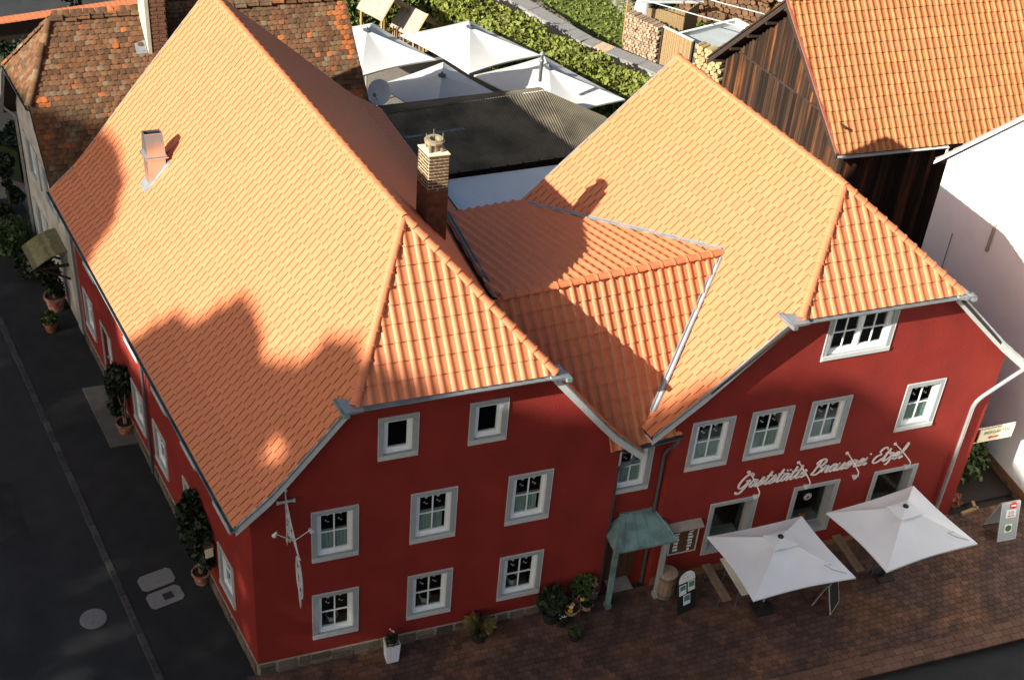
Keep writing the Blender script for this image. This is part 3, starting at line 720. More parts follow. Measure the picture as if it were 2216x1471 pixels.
# metal flue on the left slope
def flue():
    u0, u1, va, vb = 1.43, 1.91, 11.1, 11.48; zt = 9.33
    b = MB(); zb = lambda u: interp(PA, u)-.05
    b.add([S(u0, va, zb(u0)), S(u1, va, zb(u1)), S(u1, vb, zb(u1)), S(u0, vb, zb(u0)), S(u0, va, 8.66), S(u1, va, 8.66), S(u1, vb, 8.66), S(u0, vb, 8.66)], [(0, 1, 5, 4), (1, 2, 6, 5), (2, 3, 7, 6), (3, 0, 4, 7), (4, 5, 6, 7)])
    f = b.out('metal_flue', 'steel', hA)
    b = MB(); b.prism([S(u0-.07, va-.07, 8.64), S(u1+.07, va-.07, 8.64), S(u1+.07, vb+.07, 8.64), S(u0-.07, vb+.07, 8.64)], (0, 0, .03))
    b.prism([S(u0-.03, va-.03, 8.67), S(u1+.03, va-.03, 8.67), S(u1+.03, vb+.03, 8.67), S(u0-.03, vb+.03, 8.67)], (0, 0, .06)); b.out('collar', 'steel', f)
    # hood: barrel bent over in the depth direction, open slot at the top
    b = MB(); n = 8; pr = []
    for k in range(n+1):
        t = k/n; pr.append((va-.03+.10*(t**2), 8.73+(zt-8.73)*t))
    back = [(vb+.03-.10*((k/n)**2), 8.73+(zt-8.73)*k/n) for k in range(n+1)]
    vs = [S(u0, v, z) for v, z in pr]+[S(u1, v, z) for v, z in pr]+[S(u0, v, z) for v, z in back]+[S(u1, v, z) for v, z in back]; k = n+1
    fs = [(i, k+i, k+i+1, i+1) for i in range(n)]+[(2*k+i, 2*k+i+1, 3*k+i+1, 3*k+i) for i in range(n)]
    fs += [(i, i+1, 2*k+i+1, 2*k+i) for i in range(n)]+[(k+i, 3*k+i, 3*k+i+1, k+i+1) for i in range(n)]
    b.add(vs, fs); b.out('hood', 'steel', f, smooth=True)
    b = MB(); b.ring(lambda x, y, d: S(u0+x, pr[-1][0]+y, zt+d), 0, 0, u1-u0, back[-1][0]-pr[-1][0], .02, .02, .02, -.04, .015); b.out('hood_rim', 'steel', f)
    b = MB(); b.prism([S(u0+.02, pr[-2][0]+.01, zt-.07), S(u1-.02, pr[-2][0]+.01, zt-.07), S(u1-.02, back[-2][0]-.01, zt-.07), S(u0+.02, back[-2][0]-.01, zt-.07)], (0, 0, .01)); b.out('opening', 'black', f)
    b = MB(); o = .075
    pz = lambda u: interp(PA, u)+o
    b.add([S(u0-.15, va-.05, pz(u0-.15)), S(u1+.08, va-.12, pz(u1+.08)), S(u1+.12, vb+.08, pz(u1+.12)), S(u0-.15, vb+.08, pz(u0-.15))], [(0, 1, 2, 3)])
    b.add([S(u0-.15, va-.05, pz(u0-.15)-.05), S(u1+.08, va-.12, pz(u1+.08)-.05), S(u1+.12, vb+.08, pz(u1+.12)-.05), S(u0-.15, vb+.08, pz(u0-.15)-.05)], [(0, 3, 2, 1)])
    b.f += [(0, 4, 5, 1), (1, 5, 6, 2), (2, 6, 7, 3), (3, 7, 4, 0)]
    b.out('flashing', 'zinc', f)
flue()
# brick chimney on the right slope
def brick_chimney(house, L0, u0, u1, va, vb, zbot, zsplit, ztop, rngp):
    b = MB(); b.prism([S(u0, va, zbot), S(u1, va, zbot), S(u1, vb, zbot), S(u0, vb, zbot)], (0, 0, zsplit-zbot)); ch = b.out('chimney', 'old_brick', house)
    ch['label'] = 'brick chimney stack, yellow-brown bricks above rough old masonry'
    i = .012
    b = MB(); b.prism([S(u0+i, va+i, zsplit-.01), S(u1-i, va+i, zsplit-.01), S(u1-i, vb-i, zsplit-.01), S(u0+i, vb-i, zsplit-.01)], (0, 0, ztop-zsplit)); b.out('mortar_core', 'chimney_mortar', ch)
    n = 11; h = (ztop-zsplit)/n; g = .034
    for k in range(n):
        z = zsplit+k*h
        for (p, ax, ln, inn) in ((S(u0, va), X, u1-u0, Vector((0, 1, 0))), (S(u0, vb), -D, vb-va, N), (S(u1, va), D, vb-va, -N)):
            cuts = [0, .26, .52] if k % 2 == 0 else [0, .13, .39]
            cuts = [c for c in cuts if c < ln-.06]+[ln]
            for a, c in zip(cuts, cuts[1:]):
                q = MB(); q.par(p+ax*(a+g/2)+Z*(z+g/2)-inn*.004, ax*(c-a-g), inn*.05, Z*(h-g)); q.out('brick', 'chimney_brick', ch)
    b = MB(); b.prism([S(u0-.008, va-.008, ztop-.002), S(u1+.008, va-.008, ztop-.002), S(u1+.008, vb+.008, ztop-.002), S(u0-.008, vb+.008, ztop-.002)], (0, 0, .03)); b.out('cap_slab', 'chimney_mortar', ch)
    c = S((u0+u1)/2, (va+vb)/2, ztop+.028)
    b = MB(); b.lathe(c, [(.15, 0), (.15, .22), (.20, .22), (.21, .30), (.12, .30), (.11, .1)], 16, cap=False); b.out('chimney_pot', 'cap_stone', ch, smooth=True)
    b = MB()
    for a in range(4):
        t = math.pi/4+a*math.pi/2; q = c+Vector((.21*math.cos(t), .21*math.sin(t), 0)); b.box(q+Z*.12, .05, .05, .24)
        q2 = c+Vector((.2*math.cos(t+.6), .2*math.sin(t+.6), .3)); b.tube([q2, q2+Z*.14], .008, 5)
    b.lathe(c+Z*.225, [(.25, 0), (.25, .05), (.19, .06), (.19, 0)], 10, cap=False); b.out('pot_holder', 'cap_stone', ch)
    return ch
brick_chimney(hA, None, 6.40, 6.93, 5.15, 5.72, 8.0, 10.38, 11.38, random.Random(2))
b = MB()
for q in range(3):
    b.par(S(6.28+q*.30, 5.02, interp([(9.1-a, z) for a, z in PA][::-1], 6.28+q*.30)+.04), S(.30, 0, -.369), S(0, .10), Z*.02)
b.par(S(6.28, 5.02, 9.55), S(0, .8), S(.10, 0, -.123), Z*.02); b.out('chimney_flashing', 'zinc_dark', hA)
# ------------------------------------------------------------------ right red house
hB = thing('red_house', 'wide red gabled inn with white script lettering across its front, at right', 'house', S(15.2, 0, .3))
LB = local(S(0, 0, 0), X, (0, -1, 0)); BW = 8.75
winsB = [(10.99, 4.445, 12.16, 6.08, 'cross'), (12.64, 4.445, 13.82, 6.08, 'cross'), (14.33, 4.445, 15.49, 6.08, 'cross'), (17.14, 4.445, 18.30, 6.08, 'cross'),
         (14.23, 7.42, 16.17, 8.92, 'double'), (12.0, 1.13, 13.39, 3.03, 'shop'), (14.47, 1.13, 15.86, 3.03, 'shop'), (16.94, 1.13, 18.32, 3.03, 'shop')]
mb = MB()
panel(mb, LB, gable_poly(PB, 15.22, 10.56, 20.0, .1, 9.0), [hole(*w[:4]) for w in winsB], .34)
gp = gable_poly(PB, 15.22, 10.56, 20.0, .1, 11.0)
mb.add([S(a, BW, b) for a, b in gp], [list(range(len(gp)))[::-1]])
for uu, fl in ((10.56, 1), (20.0, -1)):
    zt = interp(PB, 10.56)-.16; q = [S(uu, 0, .1), S(uu, BW, .1), S(uu, BW, zt), S(uu, 0, zt)]
    mb.add(q, [(0, 3, 2, 1) if fl == 1 else (0, 1, 2, 3)])
mb.out('wall', 'red_plaster', hB, recalc=False)
b = MB(); b.par(S(10.8, .6, 3.4), X*9, D*8, Z*.12); b.par(S(10.8, .6, 6.4), X*9, D*8, Z*.12); b.out('floor_slab', 'interior', hB)
for w in winsB: window(hB, LB, *w[:4], style=w[4], rng=wr, label={'double': 'broad double window tucked under the half hip', 'shop': 'large undivided ground-floor window with grey surround'}.get(w[4]))
roofB = gable_house(hB, PB, 15.22, -.30, 8.9, 9.25, -.40, 1.75, T_FLAT, 60, 235, BW, 12.72, 17.78, False)
pipe([S(20.62, -.18, 6.10), S(20.42, -.18, 5.98), S(19.52, -.10, 5.2), S(19.40, -.10, 5.0), S(19.40, -.10, .62)], hB, 'galv', .055)
b = MB(); b.lbox(LB, 10.6, .1, 20.0, .62, -.01, .02); b.out('plinth', 'brown_plinth', hB)
# ------------------------------------------------------------------ link building between the two houses
hC = thing('link_building', 'narrow red link between the two houses with low tiled roof and porch', 'building', S(9.85, .25, .2))
VC = .25
LC = local(S(0, VC, 0), X, (0, -1, 0))
mb = MB(); cw = (9.13, 3.85, 10.20, 5.43)
panel(mb, LC, [(9.1, 0), (10.56, 0), (10.56, 5.85), (9.1, 5.85)], [hole(*cw), (9.30, .25, 10.36, 2.55)], .3)
mb.out('wall', 'red_plaster', hC, recalc=False)
window(hC, LC, *cw, style='cross', rng=wr)
b = MB(); b.lbox(LC, 9.30, .25, 10.36, 2.55, -.32, -.27); dr = b.out('door', 'door_brown', hC)
b = MB()
for q in range(5): b.lbox(LC, 9.36+q*.2, .32, 9.53+q*.2, 2.48, -.27, -.255)
b.out('door_panel', 'door_brown', dr)
b = MB(); b.lbox(LC, 9.55, .22, 10.2, .30, -.26, .25); b.out('door_step', 'concrete', hC)
RA = R(5.0); RX = Vector((math.cos(RA), math.sin(RA), 0)); RU = Vector((-math.sin(RA), math.cos(RA), 0)); PR = Vector((12.46, 2.62, 0))
def RP(a, n, z): return PR+RX*a+RU*n+Z*z
ZR, RUN_F, ZF, RUN_B, ZB2 = 9.17, 2.42, 5.80, 6.35, 7.30
LV0, LV1 = S(6.62, 2.05), S(9.45, -.15)          # valley with the left house, street side
LV2 = S(8.6, 8.7)
BV0, BV1, BV2 = S(12.98, 2.70), S(9.95, .25), S(11.0, 8.75)
mb = MB(); d_ = -.05
mb.prism([RP(-6.2, 0, ZR+d_), RP(.1, 0, ZR+d_), RP(-1.95, -RUN_F, ZF+d_), RP(-3.75, -RUN_F, ZF+d_)], (0, 0, -.08))
mb.prism([RP(-6.2, 0, ZR+d_), RP(.1, 0, ZR+d_), RP(-2.4, RUN_B, ZB2+d_), RP(-5.0, RUN_B, ZB2+d_)], (0, 0, -.08))
roofC = mb.out('roof', 'deck', hC)
kf = S(9.6, 1.2); kb = S(9.6, 6)
F = Field(T_WAVE)
fpr = [(-RUN_F, ZF), (0, ZR)]; fl_ = math.hypot(RUN_F, ZR-ZF); n2, z2 = prof_at(fpr, prof_len(fpr), 2*.415-.05)
F.patch(PR, RX, RU, [(-RUN_F, ZF), (n2, z2)], -7.5, .8, [(S(10.72, 0), Vector((-1, 0, 0))), (S(8.72, 0), Vector((1, 0, 0)))], .268, .415, .48, False, s0=-.04)
F.patch(PR, RX, RU, fpr, -7.5, .8, [vplane(BV0, BV1, kf), vplane(S(6.45, 2.0), S(8.75, -.15), kf), (RP(0, -.03, 0), -RU)], .268, .415, .48, False, s0=-.04+2*.415)
F.build(roofC, 'terracotta', 75)
F = Field(T_WAVE)
F.patch(PR, -RX, -RU, [(-RUN_B, ZB2), (0, ZR)], -.8, 7.5, [vplane(BV0, BV2, kb), vplane(LV0, LV2, kb), (RP(0, .03, 0), RU)], .268, .36, .42, False, s0=-.04)
F.build(roofC, 'terracotta', 190)
caps(RP(-6.05, 0, ZR), RP(-.02, 0, ZR), roofC, CAP, .36, .03)
def strip(p, q, w, side, m, name, lift=.05, bend=None):
    p, q = Vector(p), Vector(q); t = (q-p).normalized(); x = t.cross(Z).normalized(); b = MB(); n = 6
    for k in range(n):
        a0, a1 = p+(q-p)*(k/n), p+(q-p)*((k+1)/n)
        b.par(a0-x*w/2+Z*lift, a1-a0, x*w, Z*.02)
    b.tube([p-x*w*.42+Z*(lift+.03), q-x*w*.42+Z*(lift+.03)], .025, 6); b.tube([p+x*w*.42+Z*(lift+.03), q+x*w*.42+Z*(lift+.03)], .025, 6)
    return b.out(name, m, hC)
strip(S(12.98, 2.70, 9.19), S(10.0, .28, 6.38), .13, 1, 'zinc', 'valley_flashing', .065)
strip(S(12.98, 2.70, 9.19), S(11.03, 8.65, 7.32), .13, 1, 'zinc', 'valley_flashing', .065)
strip(S(6.75, 2.2, 9.1), S(8.66, 8.6, 7.38), .12, 1, 'zinc_dark', 'valley_flashing', .05)
gutter(RP(-3.62, -RUN_F-.07, ZF-.05), RP(-1.98, -RUN_F-.07, ZF-.05), hC, 'zinc_dark', .085)
b = MB(); b.par(RP(-3.6, -RUN_F+.02, ZF-.22), RX*1.6, RU*.03, Z*.14); b.out('fascia', 'lead_white', hC)
pipe([S(10.62, -.10, 5.74), S(10.58, -.04, 5.5), S(10.47, .17, 5.1), S(10.47, .17, .35)], hC, 'zinc_dark', .045)
# porch over the entrance
def porch():
    zf, zt = 2.62, 3.05; a, b_, c, d = Vector((9.08, -.62, zf)), Vector((10.82, -.62, zf)), Vector((10.46, .22, zt)), Vector((9.52, .22, zt))
    e, f = Vector((10.80, .22, zf+.05)), Vector((9.08, .22, zf+.05))
    mb = MB(); mb.add([a, b_, c, d, e, f], [(0, 1, 2, 3), (1, 4, 2), (0, 3, 5)]); mb.add([q-Z*.06 for q in (a, b_, c, d, e, f)], [(3, 2, 1, 0), (2, 4, 1), (5, 3, 0)])
    mb.f += [(0, 6, 7, 1), (1, 7, 10, 4), (0, 5, 11, 6)]
    p = mb.out('porch_roof', 'copper_green', hC)
    for k in range(4):
        t = (k+.5)/4; q = a+(b_-a)*t; r = d+(c-d)*t; b = MB(); b.par(q+Z*.002-X*.012, r-q, X*.024, Z*.028); b.out('standing_seam', 'copper_green', p)
    for q, r in ((a, d), (b_, c)):
        b = MB(); b.tube([q+Z*.01, r+Z*.01], .02, 6); b.out('standing_seam', 'copper_green', p)
    b = MB(); b.par(d-X*.05-Z*.02+Vector((0, -.02, 0)), (c-d)+X*.1, Vector((0, .05, 0)), Z*.08); b.out('wall_flashing', 'zinc', p)
    for x in (9.22, 10.62):
        b = MB(); b.box((x, -.40, (gz(x)+zf)/2), .11, .13, zf-gz(x)-.02); b.box((x, -.40, gz(x)+.08), .16, .18, .16); b.box((x, -.40, zf-.12), .15, .17, .08); b.out('porch_post', 'copper_green' if x < 10 else 'grey_trim', hC)
        b = MB(); b.par((x-.05, -.34, zf-.14), (.10, 0, 0), (0, .58, 0), Z*.10); b.out('porch_beam', 'grey_trim', hC)
porch()

# ------------------------------------------------------------------ old house behind, with mottled beaver-tail tiles
hO = thing('old_house', 'old pale-walled house with mottled brown half-hipped tile roof, behind the left house', 'house', S(0, 16, 0))
OV0, OVR, OV1, OZE, OZR, OSL = 14.98, 18.0, 21.0, 5.28, 9.6, 1.43
OU0, OU1, HZ = -.36, 9.72, 7.6
OHV0, OHV1 = OVR-(OZR-HZ)/OSL, OVR+(OZR-HZ)/OSL
OAU = .82
mb = MB()
mb.prism([S(OU0, OV0, OZE-.05), S(OU1, OV0, OZE-.05), S(OU1, OVR, OZR-.05), S(OAU, OVR, OZR-.05), S(OU0, OHV0, HZ-.05)], (0, 0, -.1))
mb.prism([S(OU0, OV1, OZE-.05), S(OU1, OV1, OZE-.05), S(OU1, OVR, OZR-.05), S(OAU, OVR, OZR-.05), S(OU0, OHV1, HZ-.05)], (0, 0, -.1))
mb.prism([S(OU0, OHV0, HZ-.05), S(OU0, OHV1, HZ-.05), S(OAU, OVR, OZR-.05)], (0, 0, -.1))
roofO = mb.out('roof', 'deck', hO)
ro = random.Random(21); random.seed(8)
F = Field(T_OLD, smooth=False); HA_, HB_, HAP = S(OU0, OHV0), S(OU0, OHV1), S(OAU, OVR)
F.patch((0, 0, 0), X, Vector((0, 1, 0)), [(OV0*cT, OZE), (OVR*cT, OZR)], -4, 8, [(S(OU0, 0), N), (S(OU1, 0), -N), vplane(HA_, HAP, S(4, 15.5))], .180, .155, .30, True, .006, ro, wob=.007, rot=.02, s0=-.03)
newp = lambda p: False
full = F.full; fresh = []; old = []
for m_ in full:
    p = m_.translation; u = p.x+p.y/cT*sT; v = p.y/cT
    bright = (u > 8.9+ro.gauss(0, .15) and v < 16.35) or (u > 9.25+ro.gauss(0, .1) and 16.9 < v and ro.random() < .75) or (u > 8.7 and 17.0 < v < 17.5 and ro.random() < .25) or (6.0 < u < 7.6 and 16.15+.1*(u-6) < v < 16.45+.1*(u-6) and ro.random() < .8) or (ro.random() < .022) or (u < .1 and v < 16.72 and v > 16.5)
    (fresh if bright else old).append(m_)
F.full = old; F.build(roofO, 'old_tile', 180, 'roof_tile', 'roof_tiles')
F2 = Field(T_OLD, smooth=False); F2.full = fresh; F2.build(roofO, 'new_old_tile', 110, 'roof_tile', 'roof_tiles')
F = Field(T_OLD, smooth=False)
F.patch((0, 0, 0), -X, Vector((0, -1, 0)), [(-OV1*cT, OZE), (-OVR*cT, OZR)], -8, 4, [(S(OU0, 0), N), (S(OU1, 0), -N), vplane(HB_, HAP, S(4, 20))], .180, .155, .30, True, .006, ro, wob=.006, s0=-.03)
F.build(roofO, 'old_tile', 0)
F = Field(T_OLD, smooth=False); hs = (OZR-HZ)/((OAU-OU0)*cT)
F.patch((0, 0, 0), -D, N, [(OU0*cT, HZ), (OAU*cT, OZR)], -20.5, -15.5, [vplane(HA_, HAP, S(-.2, OVR)), vplane(HB_, HAP, S(-.2, OVR))], .180, .155, .30, True, .006, ro, wob=.006, s0=-.03)
F.build(roofO, 'old_tile', 0)
caps(S(OU1, OVR, OZR), S(OAU, OVR, OZR), roofO, CAPO, .38, .04, 'ridge_tile', .012, ro)
caps(S(OU0, OHV0, HZ), S(OAU, OVR, OZR), roofO, CAPO, .36, .03, 'hip_tile', .012, ro)
caps(S(OU0, OHV1, HZ), S(OAU, OVR, OZR), roofO, CAPO, .36, .03, 'hip_tile', .012, ro)
LO = local(S(-.02, 20.7, 0), -D, -N); OW = 20.7-15.15
zs = lambda v: min(HZ-.1, OZR-OSL*abs(OVR-v)-.15)
pol = [(0, -.1), (OW, -.1), (OW, zs(15.15)), (20.7-OHV0, HZ-.2), (20.7-OHV1, HZ-.2), (0, zs(20.7))]
ow = [(1.0, 1.0, 1.9, 2.4), (3.0, 3.55, 3.85, 4.95), (1.0, 3.55, 1.85, 4.95), (2.45, 5.9, 3.15, 6.9)]
mb = MB(); panel(mb, LO, pol, [hole(*w, b=.06) for w in ow], .2)
mb.add([S(-.02, 15.15, -.1), S(OU1-.1, 15.15, -.1), S(OU1-.1, 15.15, OZE), S(-.02, 15.15, OZE)], [(0, 1, 2, 3)])
q = [(15.15, -.1), (20.7, -.1), (20.7, zs(20.7)), (OVR, OZR-.2), (15.15, zs(15.15))]
mb.add([S(OU1-.1, v, z) for v, z in q], [(0, 1, 2, 3, 4)])
mb.add([S(-.02, 20.7, -.1), S(OU1-.1, 20.7, -.1), S(OU1-.1, 20.7, OZE), S(-.02, 20.7, OZE)], [(3, 2, 1, 0)])
mb.out('wall', 'old_wall', hO, recalc=False)
for w in ow: window(hO, LO, *w, style='pot', rng=wr, orn=False, band=.06)
for w in ow[:3]:
    for x in (w[0]-.42, w[2]+.02):
        b = MB(); b.lbox(LO, x, w[1], x+.40, w[3], .01, .045)
        for k in range(7): b.lbox(LO, x+.05, w[1]+.1+k*.18, x+.35, w[1]+.2+k*.18, .045, .055)
        b.out('shutter', 'lead_white', hO)
b = MB(); b.lbox(LO, OW-.5, -.05, OW+.02, 4.9, -.02, .03); b.out('corner_pilaster', 'concrete', hO)
ribs = MB()
for a, c in (((OU0-.02, OV0, OZE), (OU0-.02, OHV0, HZ)), ((OU0-.02, OV1, OZE), (OU0-.02, OHV1, HZ))): ribs.par(S(*a)-Z*.16, S(*c)-S(*a), N*.04, Z*.16)
ribs.par(S(OU0-.02, OHV0, HZ-.16), S(0, OHV1-OHV0), N*.04, Z*.13); ribs.out('bargeboard', 'barn_dark', hO)
gutter(S(OU0-.07, OHV0-.1, HZ-.03), S(OU0-.07, OHV1+.05, HZ-.03), hO, 'zinc_dark', .06)
pipe([S(OU0-.1, OHV1, HZ-.1), S(OU0-.08, OV1-.25, OZE+.2), S(-.1, OV1-.35, OZE-.1), S(-.1, OV1-.35, .2)], hO, 'galv', .045)
# its plastered chimney
b = MB(); b.prism([S(3.42, 17.3, 8.2), S(4.0, 17.3, 8.2), S(4.0, 17.95, 8.2), S(3.42, 17.95, 8.2)], (0, 0, 2.35)); och = b.out('chimney', 'old_brick', hO); och['label'] = 'old brick chimney with one cream plastered side'
b = MB(); b.prism([S(3.39, 17.3, 8.2), S(3.418, 17.3, 8.2), S(3.418, 17.95, 8.2), S(3.39, 17.95, 8.2)], (0, 0, 2.35))
b.prism([S(3.39, 17.27, 8.2), S(3.50, 17.27, 8.2), S(3.50, 17.298, 8.2), S(3.39, 17.298, 8.2)], (0, 0, 2.35)); b.out('plaster', 'cream_plaster', och)
b = MB()
for k in range(9):
    for j in range(2): b.par(S(3.51+j*.25, 17.285, 8.25+k*.25), X*.22, Vector((0, .03, 0)), Z*.09); b.par(S(3.56+j*.2, 17.285, 8.375+k*.25), X*.19, Vector((0, .03, 0)), Z*.09)
b.out('brick_course', 'old_brick', och)
b = MB(); z0 = 10.55
for du in (0, .25, .5):
    for dv in (0, .28, .55): b.par(S(3.42+du, 17.3+dv, z0), X*.08, D*.1, Z*.22)
b.par(S(3.37, 17.25, z0+.22), X*.68, D*.75, Z*.07); b.par(S(3.37, 17.25, z0-.02), X*.68, D*.75, Z*.03); b.out('chimney_crown', 'cream_plaster', och)
b = MB(); b.prism([S(3.05, 17.28, 8.62), S(3.37, 17.28, 8.62), S(3.37, 17.5, 8.95), S(3.05, 17.45, 8.88)], (0, 0, .05)); b.out('chimney_flashing', 'galv', hO)
# small mossy porch roof on its side door
def moss_porch():
    t = thing('door_canopy', 'small mossy shingled canopy over a side door of the pale old house', 'canopy', S(-.5, 16.5, 2.0))
    n = 9
    for k in range(n):
        t0, t1 = k/n, (k+1.25)/n
        z0 = 2.28+.55*math.sin(t0*1.45); z1 = 2.28+.55*math.sin(min(t1, 1)*1.45)
        b = MB(); u0, u1 = -1.12+1.08*t0, -1.12+1.08*min(t1, 1); b.par(S(u0, 15.85, z0+.02), S(0, 1.42), S(u1-u0, 0, z1-z0), Z*.028); b.out('shingle_row', 'moss_shingle', t)
    for v in (15.95, 17.15):
        b = MB(); b.tube([S(-.03, v, 1.75), S(-.55, v, 2.05), S(-.98, v, 2.27)], .04, 6); b.par(S(-1.05, v-.04, 2.20), S(1.03, 0, .06), S(0, .08), Z*.07); b.out('bracket', 'barn_dark', t)
moss_porch()
# ------------------------------------------------------------------ barn
hD = thing('barn', 'dark timber-clad barn with big orange pantile roof, upper right', 'barn', S(24.3, 12, 0))
BU, BV0_, BV1_, BZE = 24.4, 12.0, 19.4, 5.55
BVR = 15.85; BZR = 9.35; BL = 14.0; OH = .45
bs0 = (BZR-BZE)/(BVR-BV0_)
EX = Vector((math.cos(R(-2)), math.sin(R(-2)), 0))
def BP(a, v, z): return S(BU, v, z)+EX*a
mb = MB()
mb.prism([BP(-OH, BV0_, BZE-.05), BP(BL, BV0_, BZE-.05), BP(BL, BVR, BZR-.05), BP(-OH, BVR, BZR-.05)], (0, 0, -.12))
mb.prism([BP(-OH, BV1_, BZE-.05), BP(BL, BV1_, BZE-.05), BP(BL, BVR, BZR-.05), BP(-OH, BVR, BZR-.05)], (0, 0, -.12))
roofD = mb.out('roof', 'deck', hD)
EU = Z.cross(EX); O0 = BP(0, BV0_, 0); run = (BP(0, BVR, 0)-O0).dot(EU)
F = Field(T_BARN)
F.patch(O0, EX, EU, [(-.05, BZE-.05*bs0), (run, BZR)], -2, BL, [vplane(BP(-OH, 10, 0), BP(-OH, 20, 0), BP(5, 15, 0)), (BP(0, BVR, 0), -EU), vplane(BP(10.5, 10, 0), BP(10.5, 20, 0), BP(5, 15, 0))], .25, .375, .46, False, .004, ro, wob=.003, s0=0)
F.build(roofD, 'barn_tile', 290)
F = Field(T_BARN)
F.patch(BP(0, BV1_, 0), -EX, -EU, [(-.05, BZE-.05), (3.4, BZR)], -BL, 2, [vplane(BP(-OH, 10, 0), BP(-OH, 20, 0), BP(5, 15, 0)), (BP(0, BVR, 0), EU)], .25, .375, .46, False)
F.build(roofD, 'barn_tile', 0)
CAPB = cap_mesh('ridge_tile', 'barn_tile', .42, .13, .11)
caps(BP(BL, BVR, BZR), BP(-OH, BVR, BZR), roofD, CAPB, .38, .04)
# boards of the gable, one by one
zg = lambda v: BZE+(BZR-BZE)*(v-BV0_-.1)/(BVR-BV0_) if v < BVR else BZE+(BZR-BZE)*(BV1_-.1-v)/(BV1_-BVR)
mb = MB(); pts = [(BV0_+.35, 0), (BV1_-.35, 0), (BV1_-.35, zg(BV1_-.35)-.2), (BVR, BZR-.25), (BV0_+.35, zg(BV0_+.35)-.2)]
mb.add([BP(.03, v, z) for v, z in pts], [(4, 3, 2, 1, 0)])
mb.add([BP(.03, BV0_+.35, 0), BP(BL, BV0_+.35, 0), BP(BL, BV0_+.35, BZE), BP(.03, BV0_+.35, BZE)], [(0, 1, 2, 3)])
mb.add([BP(.03, BV1_-.35, 0), BP(BL, BV1_-.35, 0), BP(BL, BV1_-.35, BZE), BP(.03, BV1_-.35, BZE)], [(3, 2, 1, 0)])
wD = mb.out('wall', 'barn_dark', hD, recalc=False)
rb = random.Random(31); v = BV0_+.36
while v < BV1_-.45:
    w = rb.uniform(.12, .19); zt = min(zg(v), zg(v+w))-.18; zm = 6.25+rb.uniform(-.02, .02)
    for a, c, dd in ((.3, min(zm, zt), 0), (zm+.06, zt, .035)):
        if c-a > .15:
            q = MB(); q.par(BP(-.005-dd-rb.uniform(0, .012), v+.006, a), S(0, w-.012), EX*.03, Z*(c-a)); q.out('board', 'barn_board', wD)
    v += w
b = MB(); b.par(BP(-.05, BV0_+.36, 6.23), S(0, BV1_-BV0_-.75), EX*.05, Z*.07); b.out('drip_board', 'barn_dark', wD)
x = .1
while x < 9:
    w = rb.uniform(.14, .2); q = MB(); q.par(BP(x+.005, BV0_+.33-rb.uniform(0, .01), .3), EX*(w-.01), S(0, .025), Z*(BZE-.5)); q.out('board', 'barn_board', wD); x += w
for s, vv in ((1, BV0_), (-1, BV1_)):
    mb = MB(); mb.par(BP(-OH-.03, vv, BZE-.27), S(0, BVR-vv, BZR-BZE), EX*.04, Z*.22); mb.out('bargeboard', 'barn_dark', hD)
    mb = MB(); mb.par(BP(-OH-.06, vv, BZE-.02), S(0, BVR-vv, BZR-BZE), EX*.10, Z*.07); mb.out('verge_trim', 'rust' if s == 1 else 'barn_dark', hD)
mb = MB()
for k in range(5):
    vv = BV1_-.3-k*.8; mb.par(BP(-OH, vv-.06, zg(vv)-.24), EX*(OH+.1), S(0, .1), Z*.12)
mb.out('purlin', 'barn_dark', hD)
gutter(BP(-OH, BV0_-.10, BZE-.09), BP(3.75, BV0_-.10, BZE-.09), hD, 'lead_white', .07)
pipe([BP(3.72, BV0_-.10, BZE-.12), BP(3.75, BV0_-.12, BZE-.45), BP(4.25, BV0_-.05, BZE-1.05), BP(4.35, BV0_-.05, 1)], hD, 'lead_white', .055)
b = MB(); b.tube([BP(-.45, BV0_-.1, BZE-.1), BP(-1.9, BV0_-.4, BZE-.9)], .012, 5); b.out('cable', 'galv', hD)
# ------------------------------------------------------------------ white house
hE = thing('white_house', 'white plastered house with one rising gable edge, at the right edge', 'house', (22.6, 2, .5))
WX, WY1 = 22.6, 7.45
q = [(WY1, .3), (WY1, 7.80), (4.93, 10.50), (1.2, 14.3), (-2.5, 10.5), (-5, 7.8), (-5, .3)]
mb = MB(); LWH = local((WX, 0, 0), (0, -1, 0), (-1, 0, 0))
panel(mb, LWH, [(-a, z) for a, z in q], [(-2.55, 6.9, -1.45, 8.3)], .2)
mb.add([(WX, WY1, .3), (WX+8, WY1, .3), (WX+8, WY1, 7.8), (WX, WY1, 7.8)], [(3, 2, 1, 0)])
mb.add([(WX, -5, .3), (WX+8, -5, .3), (WX+8, -5, 7.8), (WX, -5, 7.8)], [(0, 1, 2, 3)])
mb.add([(WX+8, a, z) for a, z in q], [list(range(7))[::-1]])
mb.out('wall', 'white_wall', hE, recalc=False)
window(hE, LWH, -2.62, 6.8, -1.38, 8.4, style='pot', rng=wr, orn=False, band=.08)
mb = MB()
for a, c in (((WY1+.35, 7.5), (1.2, 14.45)), ((1.2, 14.45), (-5.35, 7.5))): mb.par((WX-.16, a[0], a[1]), (0, c[0]-a[0], c[1]-a[1]), (9, 0, 0), Z*.14)
rE = mb.out('roof', 'timber_grey', hE)
mb = MB(); a, c = (WY1+.35, 7.5), (1.2, 14.45); mb.par((WX-.19, a[0], a[1]-.05), (0, c[0]-a[0], c[1]-a[1]), (.05, 0, 0), Z*.12); mb.out('bargeboard', 'white_paint', hE)
mb = MB(); n = 20
for k in range(n):
    y = a[0]+(c[0]-a[0])*k/n; z = a[1]+(c[1]-a[1])*k/n; mb.par((WX-.18, y, z+.14), (0, (c[0]-a[0])/n*1.3, (c[1]-a[1])/n*1.12), (.5, 0, 0), Z*.03)
mb.out('verge_tile', 'timber_grey', rE)
